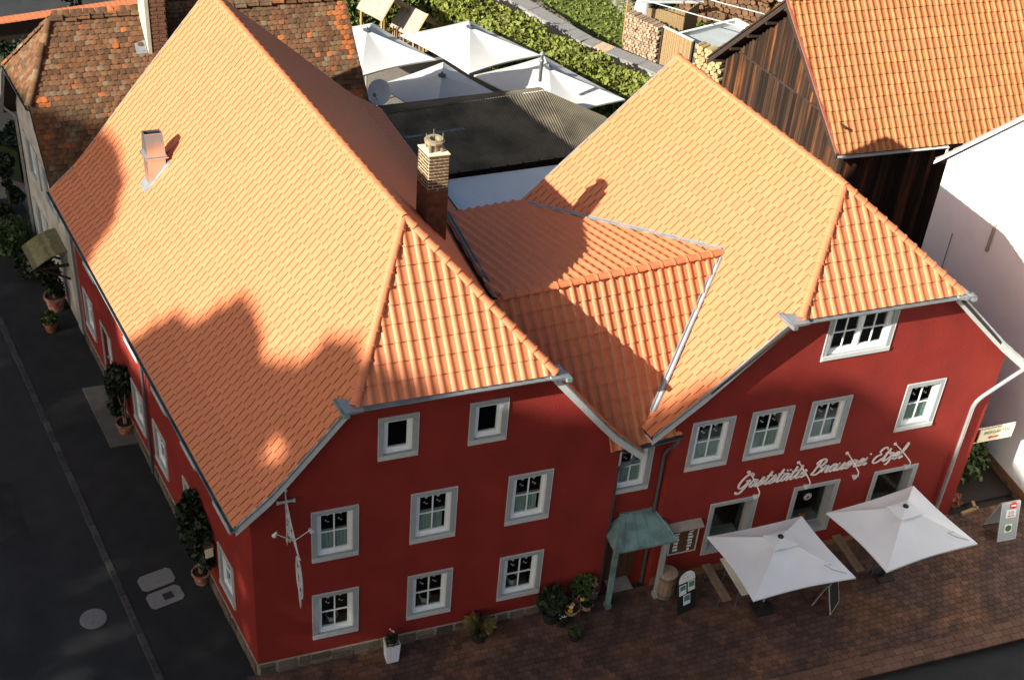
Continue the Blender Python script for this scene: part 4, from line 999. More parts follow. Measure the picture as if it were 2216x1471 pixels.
b = MB(); b.par((WX-.03, -5, .2), (0, WY1+4.9, 0), (.03, 0, 0), Z*.62); b.out('plinth', 'brown_plinth', hE)
b = MB(); b.tube([(WX-.03, 6.25, 5.9), (WX-.03, 6.25, 2)], .012, 5); b.out('lightning_rod', 'zinc_dark', hE)
b = MB(); b.prism([(WX, -2.0, 8.2), (WX-.06, -2.0, 8.2), (WX-.06, -2.0, 8.8), (WX, -2.0, 8.8)], (0, .3, 0)); b.out('vent_box', 'timber_grey', hE)
pipe([(WX-.03, 4.62, 7.3), (WX-.05, 4.62, 6.9), (WX-.05, 4.62, 6.6), (WX-.05, 4.62, 6.35)], hE, 'timber_grey', .05, 'vent_pipe')
# ------------------------------------------------------------------ shed with dark corrugated roof, white tarpaulin roof
hS = thing('shed', 'low shed with dark corrugated roof in the courtyard behind the link building', 'shed', HS(16.4, 20, .3))
def corr(name, a, b, c, d, amp, nw, m, parent, flip=False):
    """corrugated sheet on quad a-b (eave) d-c (ridge); ribs run from a-b to d-c"""
    a, b, c, d = [Vector(q) for q in (a, b, c, d)]; n = nw*4; nr = 5; vs = []
    for r in range(nr+1):
        for k in range(n+1):
            t = k/n; s = r/nr; p = (a+(b-a)*t)*(1-s)+(d+(c-d)*t)*s
            vs.append(p+Z*(amp*math.sin(k*math.pi/2)+.05*math.sin(s*math.pi)))
    k = n+1; fs = [(r*k+i, r*k+i+1, (r+1)*k+i+1, (r+1)*k+i) for r in range(nr) for i in range(n)]
    return mesh_obj(name, vs, fs, m, parent, smooth=True, angle=80)
corr('roof_sheet', HS(12.55, 17.65, 2.92), HS(18.2, 17.95, 2.92), HS(19.15, 22.0, 3.42), HS(12.7, 21.4, 3.42), .016, 60, 'bitumen', hS)
corr('roof_sheet', HS(18.2, 17.95, 2.92), HS(20.7, 20.0, 2.92), HS(20.7, 20.4, 2.96), HS(19.15, 22.0, 3.42), .014, 26, 'bitumen', hS)
corr('roof_sheet', HS(19.4, 23.1, 2.95), HS(12.5, 22.9, 2.95), HS(12.7, 21.4, 3.44), HS(19.15, 22.0, 3.44), .016, 60, 'bitumen', hS)
mb = MB(); base = [(12.7, 17.9), (18.1, 18.1), (20.4, 20.2), (19.1, 22.8), (12.7, 22.6)]
for (a, c) in zip(base, base[1:]+base[:1]): mb.add([HS(*a, .3), HS(*c, .3), HS(*c, 2.85), HS(*a, 2.85)], [(0, 1, 2, 3)])
mb.out('wall', 'barn_dark', hS)
b = MB(); b.par(HS(12.65, 19.8, 3.22), S(2.1, .2, .0), D*.12, Z*.05); b.out('roof_batten', 'copper_green', hS)
b = MB()
for k in range(9): b.box(HS(13+k*.62, 17.62+k*.033, 2.96), .05, .05, .08)
b.out('eave_bracket', 'barn_dark', hS)
b = MB(); p = Vector((13.35, 17.85, 5.95)); b.lathe(p, [(.065, 0), (.065, .75), (.085, .75), (.085, .80), (.05, .80), (.05, 1.0)], 12); b.lathe(p+Z*1.0, [(.03, 0), (.11, .03), (.03, .12)], 12); b.out('stove_pipe', 'steel', hS, smooth=True)
tp = thing('tarpaulin_roof', 'pale blue-white tarpaulin roof sloping before the dark shed', 'roof', HS(14.8, 16.3, .3))
vs = []; n = 14; m_ = 5
for j in range(m_+1):
    for i in range(n+1):
        s, t = i/n, j/m_; p = HS(12.2+.35*t+(17.4-12.2-.35*t)*s-1.7*(1-t)*s, 14.75+2.9*t+.15*s, 2.35+.36*t); p.z += .03*math.sin(i*2.3)*(1-t)-.05*math.sin(s*math.pi)*math.sin(t*math.pi)
        vs.append(p)
k = n+1; fs = [(j*k+i, j*k+i+1, (j+1)*k+i+1, (j+1)*k+i) for j in range(m_) for i in range(n)]
nb = len(vs); vs2 = vs+[q-Z*.02 for q in vs]; fs2 = fs+[tuple(i+nb for i in f)[::-1] for f in fs]
mesh_obj('sheet', vs2, fs2, 'tarp', tp, smooth=True, recalc=False)
for u, v in ((12.5, 14.9), (15.4, 15.05), (12.75, 17.5), (17.1, 17.7)):
    b = MB(); b.box(HS(u, v, 1.3), .08, .08, 2.0); b.out('post', 'timber_grey', tp)
# ------------------------------------------------------------------ courtyard parasols
def parasol(name, label, group, corners, apex, gzb, m, pole_r=.035, flap=.16, vent=False, cap='zinc_dark', ribs=True, sag=.11):
    c = sum((Vector(q) for q in corners), Vector())/4; ap = Vector(apex)
    t = thing(name, label, 'parasol', (ap.x, ap.y, gzb), group)
    b = MB(); b.lathe((ap.x, ap.y, gzb), [(pole_r, .05), (pole_r, ap.z-gzb-.03)], 12); b.out('pole', 'timber_grey', t, smooth=True)
    b = MB(); b.box((ap.x, ap.y, gzb+.03), .5, .5, .06); b.lathe((ap.x, ap.y, gzb+.06), [(.06, 0), (.05, .25)], 10); b.out('base', 'black', t)
    n = 8
    for k in range(4):
        p, q = Vector(corners[k]), Vector(corners[(k+1) % 4]); vs = []; fs = []
        for i in range(n+1):
            s = i/n
            for j in range(n+1):
                e = p+(q-p)*(j/n); w = e*(s)+ap*(1-s); w.z -= sag*math.sin(s*math.pi)*(1-.9*abs(2*j/n-1)); w = w+(c-w)*(.05*math.sin(math.pi*j/n)*s)
                w.z += .02*math.sin(math.pi*j/n)*s
                vs.append(w)
        K = n+1; fs = [(i*K+j, (i+1)*K+j, (i+1)*K+j+1, i*K+j+1) for i in range(n) for j in range(n)]
        b0 = len(vs); edge = [vs[n*K+j] for j in range(K)]; vs = vs+edge+[w-Z*flap*.35 for w in edge]; fs += [(b0+j, b0+K+j, b0+K+j+1, b0+j+1) for j in range(n)]
        mesh_obj('canopy_panel', vs, fs, m, t, smooth=True, angle=50, recalc=False)
        if ribs:
            b = MB(); b.tube([ap-Z*.09, p-Z*.05], .012, 5); b.out('rib', 'lead_white', t)
    if vent:
        n_ = 6
        for k in range(4):
            p, q = Vector(corners[k]), Vector(corners[(k+1) % 4]); a1, a2 = ap+(p-ap)*.24, ap+(q-ap)*.24; up_ = Z*.055
            mesh_obj('vent_flap', [ap+Z*.02, a1+up_, a2+up_, a2+up_-Z*.03, a1+up_-Z*.03], [(0, 1, 2), (1, 4, 3, 2)], m, t, recalc=False)
        p, q = Vector(corners[1]), Vector(corners[0]); w1, w2, w3 = p+(ap-p)*.10+(q-p)*.02, p+(ap-p)*.34+(q-p)*.06, p+(ap-p)*.30-(q-p)*.05
        b = MB(); b.tube([w1+Z*.012, (w1+w2)/2+Z*.0+(q-p)*.02, w2-Z*.01, (w2+w3)/2-Z*.0], .006, 4); b.out('pocket_seam', 'zinc_dark', t)
    b = MB(); b.lathe(ap+Z*.01, [(.14, -.02), (.15, .02), (.05, .06), (.03, .12), (0.005, .15)], 14) if cap == 'zinc_dark' else b.lathe(ap+Z*.0, [(.075, -.02), (.08, .025), (.03, .05), (.004, .06)], 14)
    b.out('finial', cap, t, smooth=True)
    return t
ct = [((16.87, 26.25), (15.87, 29.92), (12.55, 29.4), (13.45, 25.45)), ((17.55, 24.86), (21.04, 25.84), (19.78, 29.41), (16.48, 28.63)),
      ((14.45, 21.2), (17.75, 23.08), (17.03, 25.98), (13.75, 24.6)), ((18.75, 20.6), (22.27, 21.62), (21.15, 25.7), (17.66, 24.67))]
apx = [(14.72, 27.83), (18.78, 27.36), (15.79, 23.54), (19.99, 23.35)]
labs = ['white courtyard parasol half hidden behind the mottled brown roof', 'large white courtyard parasol nearest the hedge corner, next to two wooden playhouses', 'white courtyard parasol right behind the satellite dish, mostly in blue shade', 'white courtyard parasol behind the shed stove pipe, partly in blue shade']
for cs, a, lb in zip(ct, apx, labs): parasol('courtyard_parasol', lb, 'white parasols in the courtyard', [GS(u, v, 2.9) for u, v in cs], GS(a[0], a[1], 3.62), GZ, 'fabric_white')
# satellite dish
def dish():
    c = Vector((7.40, 16.9, 6.65)); ax = Vector((-.62, -.62, .48)).normalized()
    t = thing('satellite_dish', 'white satellite dish on a short mast beside the mottled brown roof', 'satellite dish', (7.45, 17.05, 5.6))
    b = MB(); b.lathe(c, [(.0, -.10), (.15, -.09), (.28, -.045), (.40, .0), (.425, .012), (.405, .02), (.28, -.03), (.14, -.075), (.0, -.085)], 28, ax, cap=False); b.out('reflector', 'white_paint', t, smooth=True)
    b = MB(); lo = c+ax*-.02+Vector((0, 0, -.36)); b.tube([lo, c+ax*.34+Vector((0, 0, -.16))], .014, 6); b.out('feed_arm', 'galv', t)
    b = MB(); b.box(c+ax*.36+Vector((0, 0, -.13)), .08, .12, .09); b.out('receiver', 'timber_grey', t)
    b = MB(); b.tube([c-ax*.10, Vector((7.45, 17.05, 6.5)), Vector((7.45, 17.05, 5.3))], .03, 8); b.tube([Vector((7.45, 17.05, 5.5)), Vector((6.9, 17.1, 5.5))], .02, 6); b.out('mast', 'zinc_dark', t)
dish()
# playhouses
def playhouse(label, c, w, d, hz, hr, rot):
    t = thing('playhouse', label, 'playhouse', (c[0], c[1], GZ), 'wooden playhouses behind the parasols')
    ax = Vector((math.cos(rot), math.sin(rot), 0)); ay = Z.cross(ax); c = Vector((c[0], c[1], GZ))
    for sx in (-1, 1):
        for sy in (-1, 1):
            b = MB(); b.box(c+ax*(sx*w/2)+ay*(sy*d/2)+Z*(hz/2), .09, .09, hz, ax); b.out('post', 'timber', t)
    for s in (-1, 1):
        b = MB(); b.par(c+ax*(s*(w/2+.14))-ay*(d/2+.15)+Z*(hz-.10), ay*(d+.3), ax*(-s*(w/2+.14))+Z*(hr+.1), Z*.035); r = b.out('roof_slope', 'timber_grey', t)
        b = MB(); b.par(c+ax*(s*(w/2+.16))-ay*(d/2+.18)+Z*(hz-.12), ay*.06, ax*(-s*(w/2+.16))+Z*(hr+.12), Z*.06); b.out('roof_edge', 'timber', r)
    b = MB()
    for k in range(7): b.box(c-ay*(d/2)+ax*(-w/2+w*k/6)+Z*(hz*.45), .07, .025, hz*.5, ax)
    b.box(c-ay*(d/2)+Z*(hz*.62), w, .03, .06, ax); b.out('railing', 'timber', t)
    b = MB(); b.box(c+Z*(hz*.2), w, d, .05, ax); b.out('floor', 'timber', t)
playhouse('wooden playhouse tower with grey pitched roof, the taller of two', GX(11.55, 31.9), 1.25, 1.2, 1.9, .75, R(28))
playhouse('low wooden playhouse with grey roof against the hedge, the smaller of two', GX(12.85, 31.4), 1.2, 1.1, 1.25, .7, R(28))
# ------------------------------------------------------------------ hedge, garden wall, lawn
lawn = sheet('lawn', [GX(18.0, 45), GX(22.3, 27.5), GX(30, 24.5), GX(46, 34), GX(46, 60), GX(18, 60)], 2.26, 'grass')
rg = random.Random(41)
def leaf_mass(name, label, cat, path, width, z0, z1, n, size, m, group=None, core='leaf_dark'):
    """hedge along a polyline of world xy points: dark core, leafy skin"""
    P = [Vector((a, b, 0)) for a, b in path]; segs = list(zip(P, P[1:])); L = sum((q-p).length for p, q in segs)
    t = thing(name, label, cat, (P[0].x, P[0].y, z0), group)
    co = MB(); lf = MB()
    for p, q in segs:
        d = (q-p).normalized(); x = d.cross(Z)
        co.par(p-x*(width/2-.15)+Z*z0, q-p, x*(width-.3), Z*(z1-z0-.16))
        k = int(n*(q-p).length/L); pts = []
        for _ in range(k):
            s = rg.random(); f = rg.random(); bl = .09*math.sin(s*(q-p).length*2.1)+.06*math.sin(s*(q-p).length*5.3+2)
            if f < .5: pts.append(p+(q-p)*s+x*rg.uniform(-width/2, width/2)+Z*(z1+bl+rg.gauss(0, .07)))
            else: pts.append(p+(q-p)*s+x*(rg.choice((-1, 1))*(width/2+bl*.5+rg.gauss(0, .05)))+Z*rg.uniform(z0, z1))
        leafs(lf, pts, size, rg, 1.3, .6)
    co.out('hedge_core', core, t); lf.out('foliage', m, t, recalc=False)
    return t
leaf_mass('hedge', 'long clipped yellow-green hedge running behind the white parasols', 'hedge', [GX(15.0, 33.4), GX(18.1, 26.4), GX(20.2, 23.0)], 1.75, GZ-.1, GZ+1.7, 15000, .15, 'leaf_hedge')
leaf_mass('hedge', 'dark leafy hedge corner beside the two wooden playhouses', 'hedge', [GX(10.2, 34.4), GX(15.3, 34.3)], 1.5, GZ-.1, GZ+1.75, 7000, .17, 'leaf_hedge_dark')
gw = thing('garden_wall', 'low grey stone wall between the clipped hedge and the lawn', 'wall', (*GX(20, 29), 2.25))
wp = [Vector((*GX(17.6, 35.6), 2.25)), Vector((*GX(20.0, 29.2), 2.25)), Vector((*GX(22.9, 24.6), 2.25))]
for p, q in zip(wp, wp[1:]):
    d = (q-p).normalized(); x = d.cross(Z); Ls = (q-p).length; b = MB(); b.par(p-x*.28, q-p, x*.56, Z*1.0); b.out('wall_core', 'concrete', gw); k = 0; s = 0.0
    while s < Ls-.2:
        w = min(rg.uniform(.5, .9), Ls-s); b = MB(); b.par(p+d*(s+.01)-x*.34+Z*(1.0+rg.uniform(0, .02)), d*(w-.02), x*.68, Z*.10); b.out('coping_stone', 'iron_grey' if rg.random() < .8 else 'sandstone', gw); s += w
# grass blades near the fence
b = MB(); pts = []
for _ in range(9000):
    x, y = rg.uniform(18.5, 31), rg.uniform(25.5, 40)
    if (y-29.2) < -1.55*(x-20.6)+.0: continue
    pts.append((*GX(x, y), 2.28))
for p in pts:
    a = rg.uniform(0, 6.28); h = rg.uniform(.05, .13); dx = Vector((math.cos(a), math.sin(a), 0))*rg.uniform(.05, .10); p = Vector(p); ln = Vector((rg.gauss(0, .05), rg.gauss(0, .05), h))
    b.add([p-dx, p+dx, p+ln], [(0, 1, 2)])
o = b.out('grass', 'grass_blade', None, recalc=False); tag(o, 'short tufted grass of the lawn', None, None, 'stuff')
# ------------------------------------------------------------------ log and reed fence, pool, garden clutter
LOGM = {}
def log_mesh(m):
    if m not in LOGM:
        b = MB(); b.lathe((0, 0, -.25), [(.92, 0), (1, .01), (1, .5)], 9); me = bpy.data.meshes.new('log'); me.from_pydata([tuple(q) for q in b.v], [], b.f); me.materials.append(M[m]); LOGM[m] = me
    return LOGM[m]
def log_stack(label, p, q, h, r, m, z0=2.28):
    p, q = Vector((*p, z0)), Vector((*q, z0)); d = (q-p).normalized(); x = d.cross(Z); x = -x if x.x > 0 else x      # x faces the camera side
    t = thing('log_stack', label, 'log stack', (p+q)/2, 'stacked firewood by the lawn'); L = (q-p).length; row = 0; z = r; rs = random.Random(len(label))
    while z < h:
        s = r*(1 if row % 2 == 0 else 1.9)
        while s < L-r*.5:
            rr = r*rs.uniform(.78, 1.06); c = p+d*(s+rs.gauss(0, r*.1))+Z*(z+rs.gauss(0, r*.1))+x*rs.uniform(-.04, .03)
            mw = frame(c-x*.25, d*rr, Z.cross(d)*0+Z*rr, x*-1.0) if False else frame(c-x*.22, d*rr, x.cross(d).normalized()*rr, x*1.0)
            inst('log', log_mesh(m), t, mw); s += 2*r*.98
        z += r*1.76; row += 1
    return t
def reed(label, p, q, h, z0=2.28):
    p, q = Vector((*p, z0)), Vector((*q, z0)); d = (q-p).normalized(); x = d.cross(Z); t = thing('reed_screen', label, 'fence', (p+q)/2, 'reed screens by the lawn')
    b = MB(); n = int((q-p).length/.045); L = (q-p).length
    for k in range(n):
        hh = h+rg.uniform(-.03, .03); b.box(p+d*(k+.5)*L/n+Z*(hh/2)+x*rg.uniform(-.008, .008), .036, .03, hh, d)
    b.out('reed_mat', 'reed', t)
    b = MB(); b.par(p-x*.05+Z*h, q-p, x*.1, Z*.05); b.out('top_rail', 'lead_white', t)
    for e in (p, q):
        b = MB(); b.box(e+Z*(h/2), .08, .12, h, d); b.out('post', 'barn_dark', t)
fp = lambda v: tuple(GS(27.95+(29.65-29.0)*0+(29.9-v)*.28, v)[:2])
log_stack('loose stack of pale firewood at the left end of the fence', fp(30.6), fp(28.75), 1.75, .075, 'log_pale')
reed('wide brown reed screen between the two firewood stacks', fp(28.62), fp(27.05), 1.85)
log_stack('tall stack of round yellow log ends left of the barn', fp(26.95), fp(25.45), 1.75, .115, 'log_end')
reed('narrow reed screen next to the dark barn gable', fp(25.3), fp(24.1), 1.75)
log_stack('brown weathered firewood pile beyond the pool', GS(32.1, 33.2)[:2], GS(35.6, 31.4)[:2], 1.5, .14, 'log_old')
def pool():
    c = [GS(29.25, 29.0, .3), GS(32.75, 29.9, .3), GS(33.3, 27.2, .3), GS(29.75, 26.5, .3)]; H = 1.25
    t = thing('pool', 'rectangular above-ground pool with grey cover beside the barn', 'pool', sum(c, Vector())/4)
    b = MB(); cc = sum(c, Vector())/4
    for p, q in zip(c, c[1:]+c[:1]): b.add([p, q, q+Z*H, p+Z*H], [(0, 1, 2, 3)]); i0, i1 = p+(cc-p)*.03, q+(cc-q)*.03; b.add([i0+Z*.9, i1+Z*.9, i1+Z*H, i0+Z*H], [(3, 2, 1, 0)]); b.add([p+Z*H, q+Z*H, i1+Z*H, i0+Z*H], [(0, 1, 2, 3)])
    b.out('pool_wall', 'lead_white', t)
    b = MB(); n = 10; vs = []
    for i in range(n+1):
        for j in range(n+1):
            p = (c[0]+(c[1]-c[0])*(i/n))*(1-j/n)+(c[3]+(c[2]-c[3])*(i/n))*(j/n); vs.append(p+Z*(1.05+.02*math.sin(i*1.3)*math.cos(j*1.7)))
    mesh_obj('pool_cover', vs, [(i*(n+1)+j, (i+1)*(n+1)+j, (i+1)*(n+1)+j+1, i*(n+1)+j+1) for i in range(n) for j in range(n)], 'pool_tarp', t, smooth=True)
    for p, q in zip(c, c[1:]+c[:1]):
        b = MB(); b.tube([p+Z*H, q+Z*H], .05, 8); b.out('top_rail', 'white_paint', t)
        for s in (.0, .33, .67):
            b = MB(); w = p+(q-p)*s+(p-cc).normalized()*.05; b.box(w+Z*(H/2), .07, .07, H); b.out('support_leg', 'zinc', t)
pool()
pg = thing('wire_pergola', 'thin wire lines strung between wooden posts above the firewood', 'pergola', GS(28.0, 30.3, .3))
for p in (GS(27.85, 30.75), GS(31.6, 32.6)):
    b = MB(); b.box(p+Z*1.55, .09, .09, 2.6); b.out('post', 'timber', pg)
for a, c in ((GS(27.85, 30.75, 2.8), GS(31.9, 25.6, 2.8)), (GS(29.7, 31.7, 2.8), GS(33.5, 26.8, 2.8)), (GS(31.6, 32.6, 2.8), GS(35.2, 27.8, 2.8)), (GS(27.85, 30.75, 2.8), GS(31.6, 32.6, 2.8))):
    b = MB(); b.tube([a, (a+c)/2-Z*.04, c], .022, 5); b.out('wire', 'lead_white', pg)
b = MB(); b.par(GS(29.6, 32.6, 1.5), S(2.7, -.55), S(.05, .1), Z*.09); o = b.out('garden_beam', 'lead_white'); tag(o, 'white painted beam lying across the weathered garden sheds', 'beam')
cabin = thing('garden_shelter', 'small weathered shelter with reed walls beyond the firewood', 'shelter', GS(30.5, 31.5, .25))
for a, c in (((29.3, 31.4), (30.7, 30.7)), ((30.7, 30.7), (32.0, 31.6))):
    p, q = GS(*a, .25), GS(*c, .25); d = (q-p).normalized(); n = 16
    for k in range(n): b = MB(); b.box(p+(q-p)*((k+.5)/n)+Z*.75, (q-p).length/n*.9, .04, 1.4+rg.uniform(-.05, .05), d); b.out('slat', 'reed', cabin)
bush_pts = []
def shrub(label, c, r, n, size, m, group=None, name='shrub', stem=True, flowers=None, cat='shrub'):
    t = thing(name, label, cat, (c[0], c[1], c[2]), group); cc = (c[0], c[1], c[2]+r[2])
    b = MB(); leafs(b, [in_ell(cc, [r[0]*k for _ in (1,)]+[r[1]*k, r[2]*k], rg, .45) for k in [rg.choice((.75, 1, 1, 1.08)) for _ in range(n)]], size, rg, 1.5, .3); b.out('foliage', m, t, recalc=False)
    b = MB()
    for k in range(5):
        a = k*1.257; b.tube([(c[0], c[1], c[2]-.02), (c[0]+r[0]*.4*math.cos(a), c[1]+r[1]*.4*math.sin(a), cc[2]), (c[0]+r[0]*.7*math.cos(a), c[1]+r[1]*.7*math.sin(a), cc[2]+r[2]*.5)], [.025, .018, .008], 5)
    b.out('stem', 'bark', t)
    if flowers:
        b = MB()
        for _ in range(flowers[1]): p = in_ell(cc, r, rg, .9); b.lathe(p, [(.001, -.02), (flowers[2], 0), (.001, .03)], 6, cap=False)
        b.out('flower', flowers[0], t)
    return t
shrub('pink flowering bush beyond the firewood, at the top edge', (*GS(33.4, 34.6)[:2], GZ-.05), (.9, .8, .7), 500, .16, 'leaf_mid', None, flowers=('pink', 40, .09))
shrub('green bush left of the sand-coloured brick wall', (*GS(35.9, 32.3)[:2], GZ-.05), (.8, .7, .6), 500, .15, 'leaf_mid')
shrub('dark bush with purple shade at the top edge near the pink flowers', (*GS(31.6, 35.0)[:2], GZ-.05), (1.0, .7, .6), 500, .15, 'leaf_dark')
cs = thing('chair_cover', 'garden chair under a white sheet standing on paving by the lawn', 'chair', GS(30.9, 34.2, .25))
b = MB(); b.lathe(GS(30.9, 34.2, .25), [(.38, 0), (.33, .45), (.27, .55), (.25, 1.0), (.12, 1.1)], 10); b.out('sheet', 'fabric_white', cs, smooth=True)
b = MB()
for k in range(4): b.box(GS(30.9+(.3 if k % 2 else -.3), 34.2+(.3 if k > 1 else -.3), .3), .05, .05, .12)
b.out('leg', 'timber', cs)
pt = sheet('garden_terrace', [tuple(GS(29.8, 33.6)[:2]), tuple(GS(32.0, 32.9)[:2]), tuple(GS(33.2, 36)[:2]), tuple(GS(30.3, 37)[:2])], 2.275, 'concrete')
pt2 = sheet('garden_path', [tuple(GS(26.2, 30.4)[:2]), tuple(GS(27.6, 29.2)[:2]), tuple(GS(28.2, 30.6)[:2]), tuple(GS(27.2, 31.6)[:2])], 2.272, 'timber_grey')
bw = thing('brick_building', 'corner of a sand-coloured brick building at the top edge', 'building', GS(38, 33, .2))
p0, p1 = GS(35.9, 34.2, .2), GS(40.5, 31.0, .2); d = (p1-p0).normalized(); x = d.cross(Z)
b = MB(); b.par(p0+x*-.02, p1-p0, x*-.3, Z*3.2); b.out('wall', 'mortar', bw)
nb_ = 0
for r_ in range(11):
    s = -.2 if r_ % 2 else 0
    while s < (p1-p0).length-.1:
        a = max(s, 0); e = min(s+.48, (p1-p0).length); q = MB(); q.par(p0+d*(a+.01)+Z*(r_*.24+.01), d*(e-a-.02), x*.0-x*.04, Z*.22); q.out('brick', 'sandstone', bw); s += .5
# ------------------------------------------------------------------ far left: capped wall, lot, dark trees
tw = thing('capped_wall', 'long wall with red tile coping along the grey lot, top left', 'wall', (-1, 34.6, .1))
p, q = Vector((-6.5, 33.75, .05)), Vector((6.0, 35.85, .05)); d = (q-p).normalized(); x = d.cross(Z)
b = MB(); b.par(p-x*.12, q-p, x*.24, Z*1.85); b.out('wall_core', 'barn_dark', tw)
me_c = None; n = int((q-p).length/.22)
for k in range(n):
    if me_c is None:
        b = MB(); vs = []
        for y in (0, .215):
            for j in range(7): a = math.pi*j/6; vs.append((-.30*math.cos(a), y, .12+.10*math.sin(a)+(.015 if y == 0 else 0)))
        b.add(vs, [(j, j+1, 8+j, 7+j) for j in range(6)]); me_c = bpy.data.meshes.new('coping_tile'); me_c.from_pydata([tuple(w) for w in b.v], [], b.f); me_c.materials.append(M['terracotta'])
    inst('coping_tile', me_c, tw, frame(p+d*(k*.22)+Z*1.80, -x, d, Z))
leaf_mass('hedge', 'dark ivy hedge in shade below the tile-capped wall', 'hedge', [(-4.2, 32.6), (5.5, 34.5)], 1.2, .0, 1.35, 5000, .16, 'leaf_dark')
def tree(name, label, base, h, r, n, size, m, group=None, clumps=14, trunk_r=.18, cat='tree', crown_lo=.35, seed=1):
    rs = random.Random(seed); t = thing(name, label, cat, base, group); bx, by, bz = base
    b = MB(); top = Vector((bx+rs.gauss(0, .2), by+rs.gauss(0, .2), bz+h*.8)); b.tube([(bx, by, bz-.1), (bx+.05, by, bz+h*.4), top], [trunk_r, trunk_r*.7, trunk_r*.2], 8)
    f = MB(); cl = []
    for k in range(clumps):
        a = rs.uniform(0, 6.28); rr = r*math.sqrt(rs.random())*.75; zz = bz+h*(crown_lo+(1-crown_lo)*rs.random()*.92); taper = 1-.55*((zz-bz)/h-crown_lo)/(1-crown_lo)
        c = Vector((bx+rr*math.cos(a)*taper, by+rr*math.sin(a)*taper, zz)); cl.append(c); b.tube([(bx, by, bz+h*crown_lo*.9), (c+Vector((bx, by, zz)))/2, c], [trunk_r*.4, trunk_r*.25, .02], 5)
    b.out('trunk', 'bark', t)
    per = n//clumps; pts = []
    for c in cl:
        q = r*rs.uniform(.32, .52); pts += [in_ell(c, (q, q, q*.8), rs, .35) for _ in range(per)]
    leafs(f, pts, size, rs, 1.4, .2); f.out('crown', m, t, recalc=False); return t
tree('lot_tree', 'small dark tree standing over the tile-capped wall, top left', (-.7, 36.6, .16), 2.6, 1.0, 1400, .16, 'leaf_dark', None, 9, .07, seed=3)
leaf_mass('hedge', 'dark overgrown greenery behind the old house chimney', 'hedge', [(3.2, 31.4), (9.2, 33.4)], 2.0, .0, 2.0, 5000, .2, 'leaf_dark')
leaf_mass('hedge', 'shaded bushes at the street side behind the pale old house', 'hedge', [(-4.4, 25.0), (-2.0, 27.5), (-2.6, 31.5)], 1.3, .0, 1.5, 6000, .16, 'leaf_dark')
tree('conifer', 'dark pointed conifer by the pale old house wall, at the left edge', (-4.55, 22.6, .0), 2.6, .55, 1500, .13, 'leaf_dark', None, 10, .06, seed=5, crown_lo=.1)
shrub('round leafy bush below the pointed conifer at the left edge', (-4.6, 20.3, .0), (.75, .9, .62), 900, .12, 'leaf_mid')
shrub('low shrub against the pale old house wall next to the mossy canopy', (-4.1, 18.6, .0), (.5, .7, .6), 600, .12, 'leaf_dark')

# ------------------------------------------------------------------ front parasols, tables and benches
def gpt(x, y, dz=0.0): return Vector((x, y, gz(x)+dz))
fz = 2.62
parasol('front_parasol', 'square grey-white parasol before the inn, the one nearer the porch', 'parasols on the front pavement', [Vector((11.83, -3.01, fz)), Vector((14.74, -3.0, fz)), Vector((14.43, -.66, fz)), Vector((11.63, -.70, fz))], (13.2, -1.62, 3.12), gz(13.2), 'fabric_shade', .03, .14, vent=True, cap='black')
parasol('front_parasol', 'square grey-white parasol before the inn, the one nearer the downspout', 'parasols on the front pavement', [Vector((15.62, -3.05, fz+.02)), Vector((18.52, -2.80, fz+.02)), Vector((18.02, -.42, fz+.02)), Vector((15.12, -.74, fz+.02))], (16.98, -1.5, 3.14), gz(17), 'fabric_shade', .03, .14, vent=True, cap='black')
def beer_table(label, x, y0, y1):
    t = thing('beer_table', label, 'table', gpt(x, (y0+y1)/2), 'beer tables under the parasols'); b = MB(); z = gz(x)+.76
    b.box((x, (y0+y1)/2, z), .62, y1-y0, .035); b.out('table_top', 'table_top', t)
    for y in (y0+.25, y1-.25):
        for s in (-1, 1): b = MB(); b.tube([(x+s*.22, y, z-.02), (x+s*.26, y, gz(x)+.01)], .018, 6); b.out('leg', 'zinc_dark', t)
        b = MB(); b.tube([(x-.24, y, z-.4), (x+.24, y, z-.4)], .014, 6); b.out('crossbar', 'zinc_dark', t)
def beer_bench(label, x, y0, y1):
    t = thing('beer_bench', label, 'bench', gpt(x, (y0+y1)/2), 'beer benches under the parasols'); z = gz(x)+.46
    for k in (-1, 1):
        b = MB(); b.box((x+k*.065, (y0+y1)/2, z), .12, y1-y0, .028); b.out('seat_board', 'bench_wood', t)
    for y in (y0+.22, y1-.22):
        for s in (-1, 1): b = MB(); b.tube([(x+s*.08, y, z-.014), (x+s*.12, y, gz(x)+.01)], .015, 6); b.out('leg', 'zinc_dark', t)
        b = MB(); b.tube([(x-.1, y, z-.25), (x+.1, y, z-.25)], .012, 6); b.out('crossbar', 'zinc_dark', t)
beer_table('pale beer table under the parasol nearer the porch', 12.78, -1.62, -.28)
beer_table('pale beer table under the parasol nearer the downspout', 16.95, -1.65, -.30)
beer_bench('dark wooden bench showing left of the parasol nearer the porch', 12.18, -1.45, -.10)
beer_bench('dark wooden bench hidden under the parasol nearer the porch', 13.4, -1.5, -.15)
beer_bench('dark wooden bench showing between the two front parasols', 16.18, -1.52, -.12)
beer_bench('dark wooden bench hidden under the parasol nearer the downspout', 17.7, -1.5, -.15)
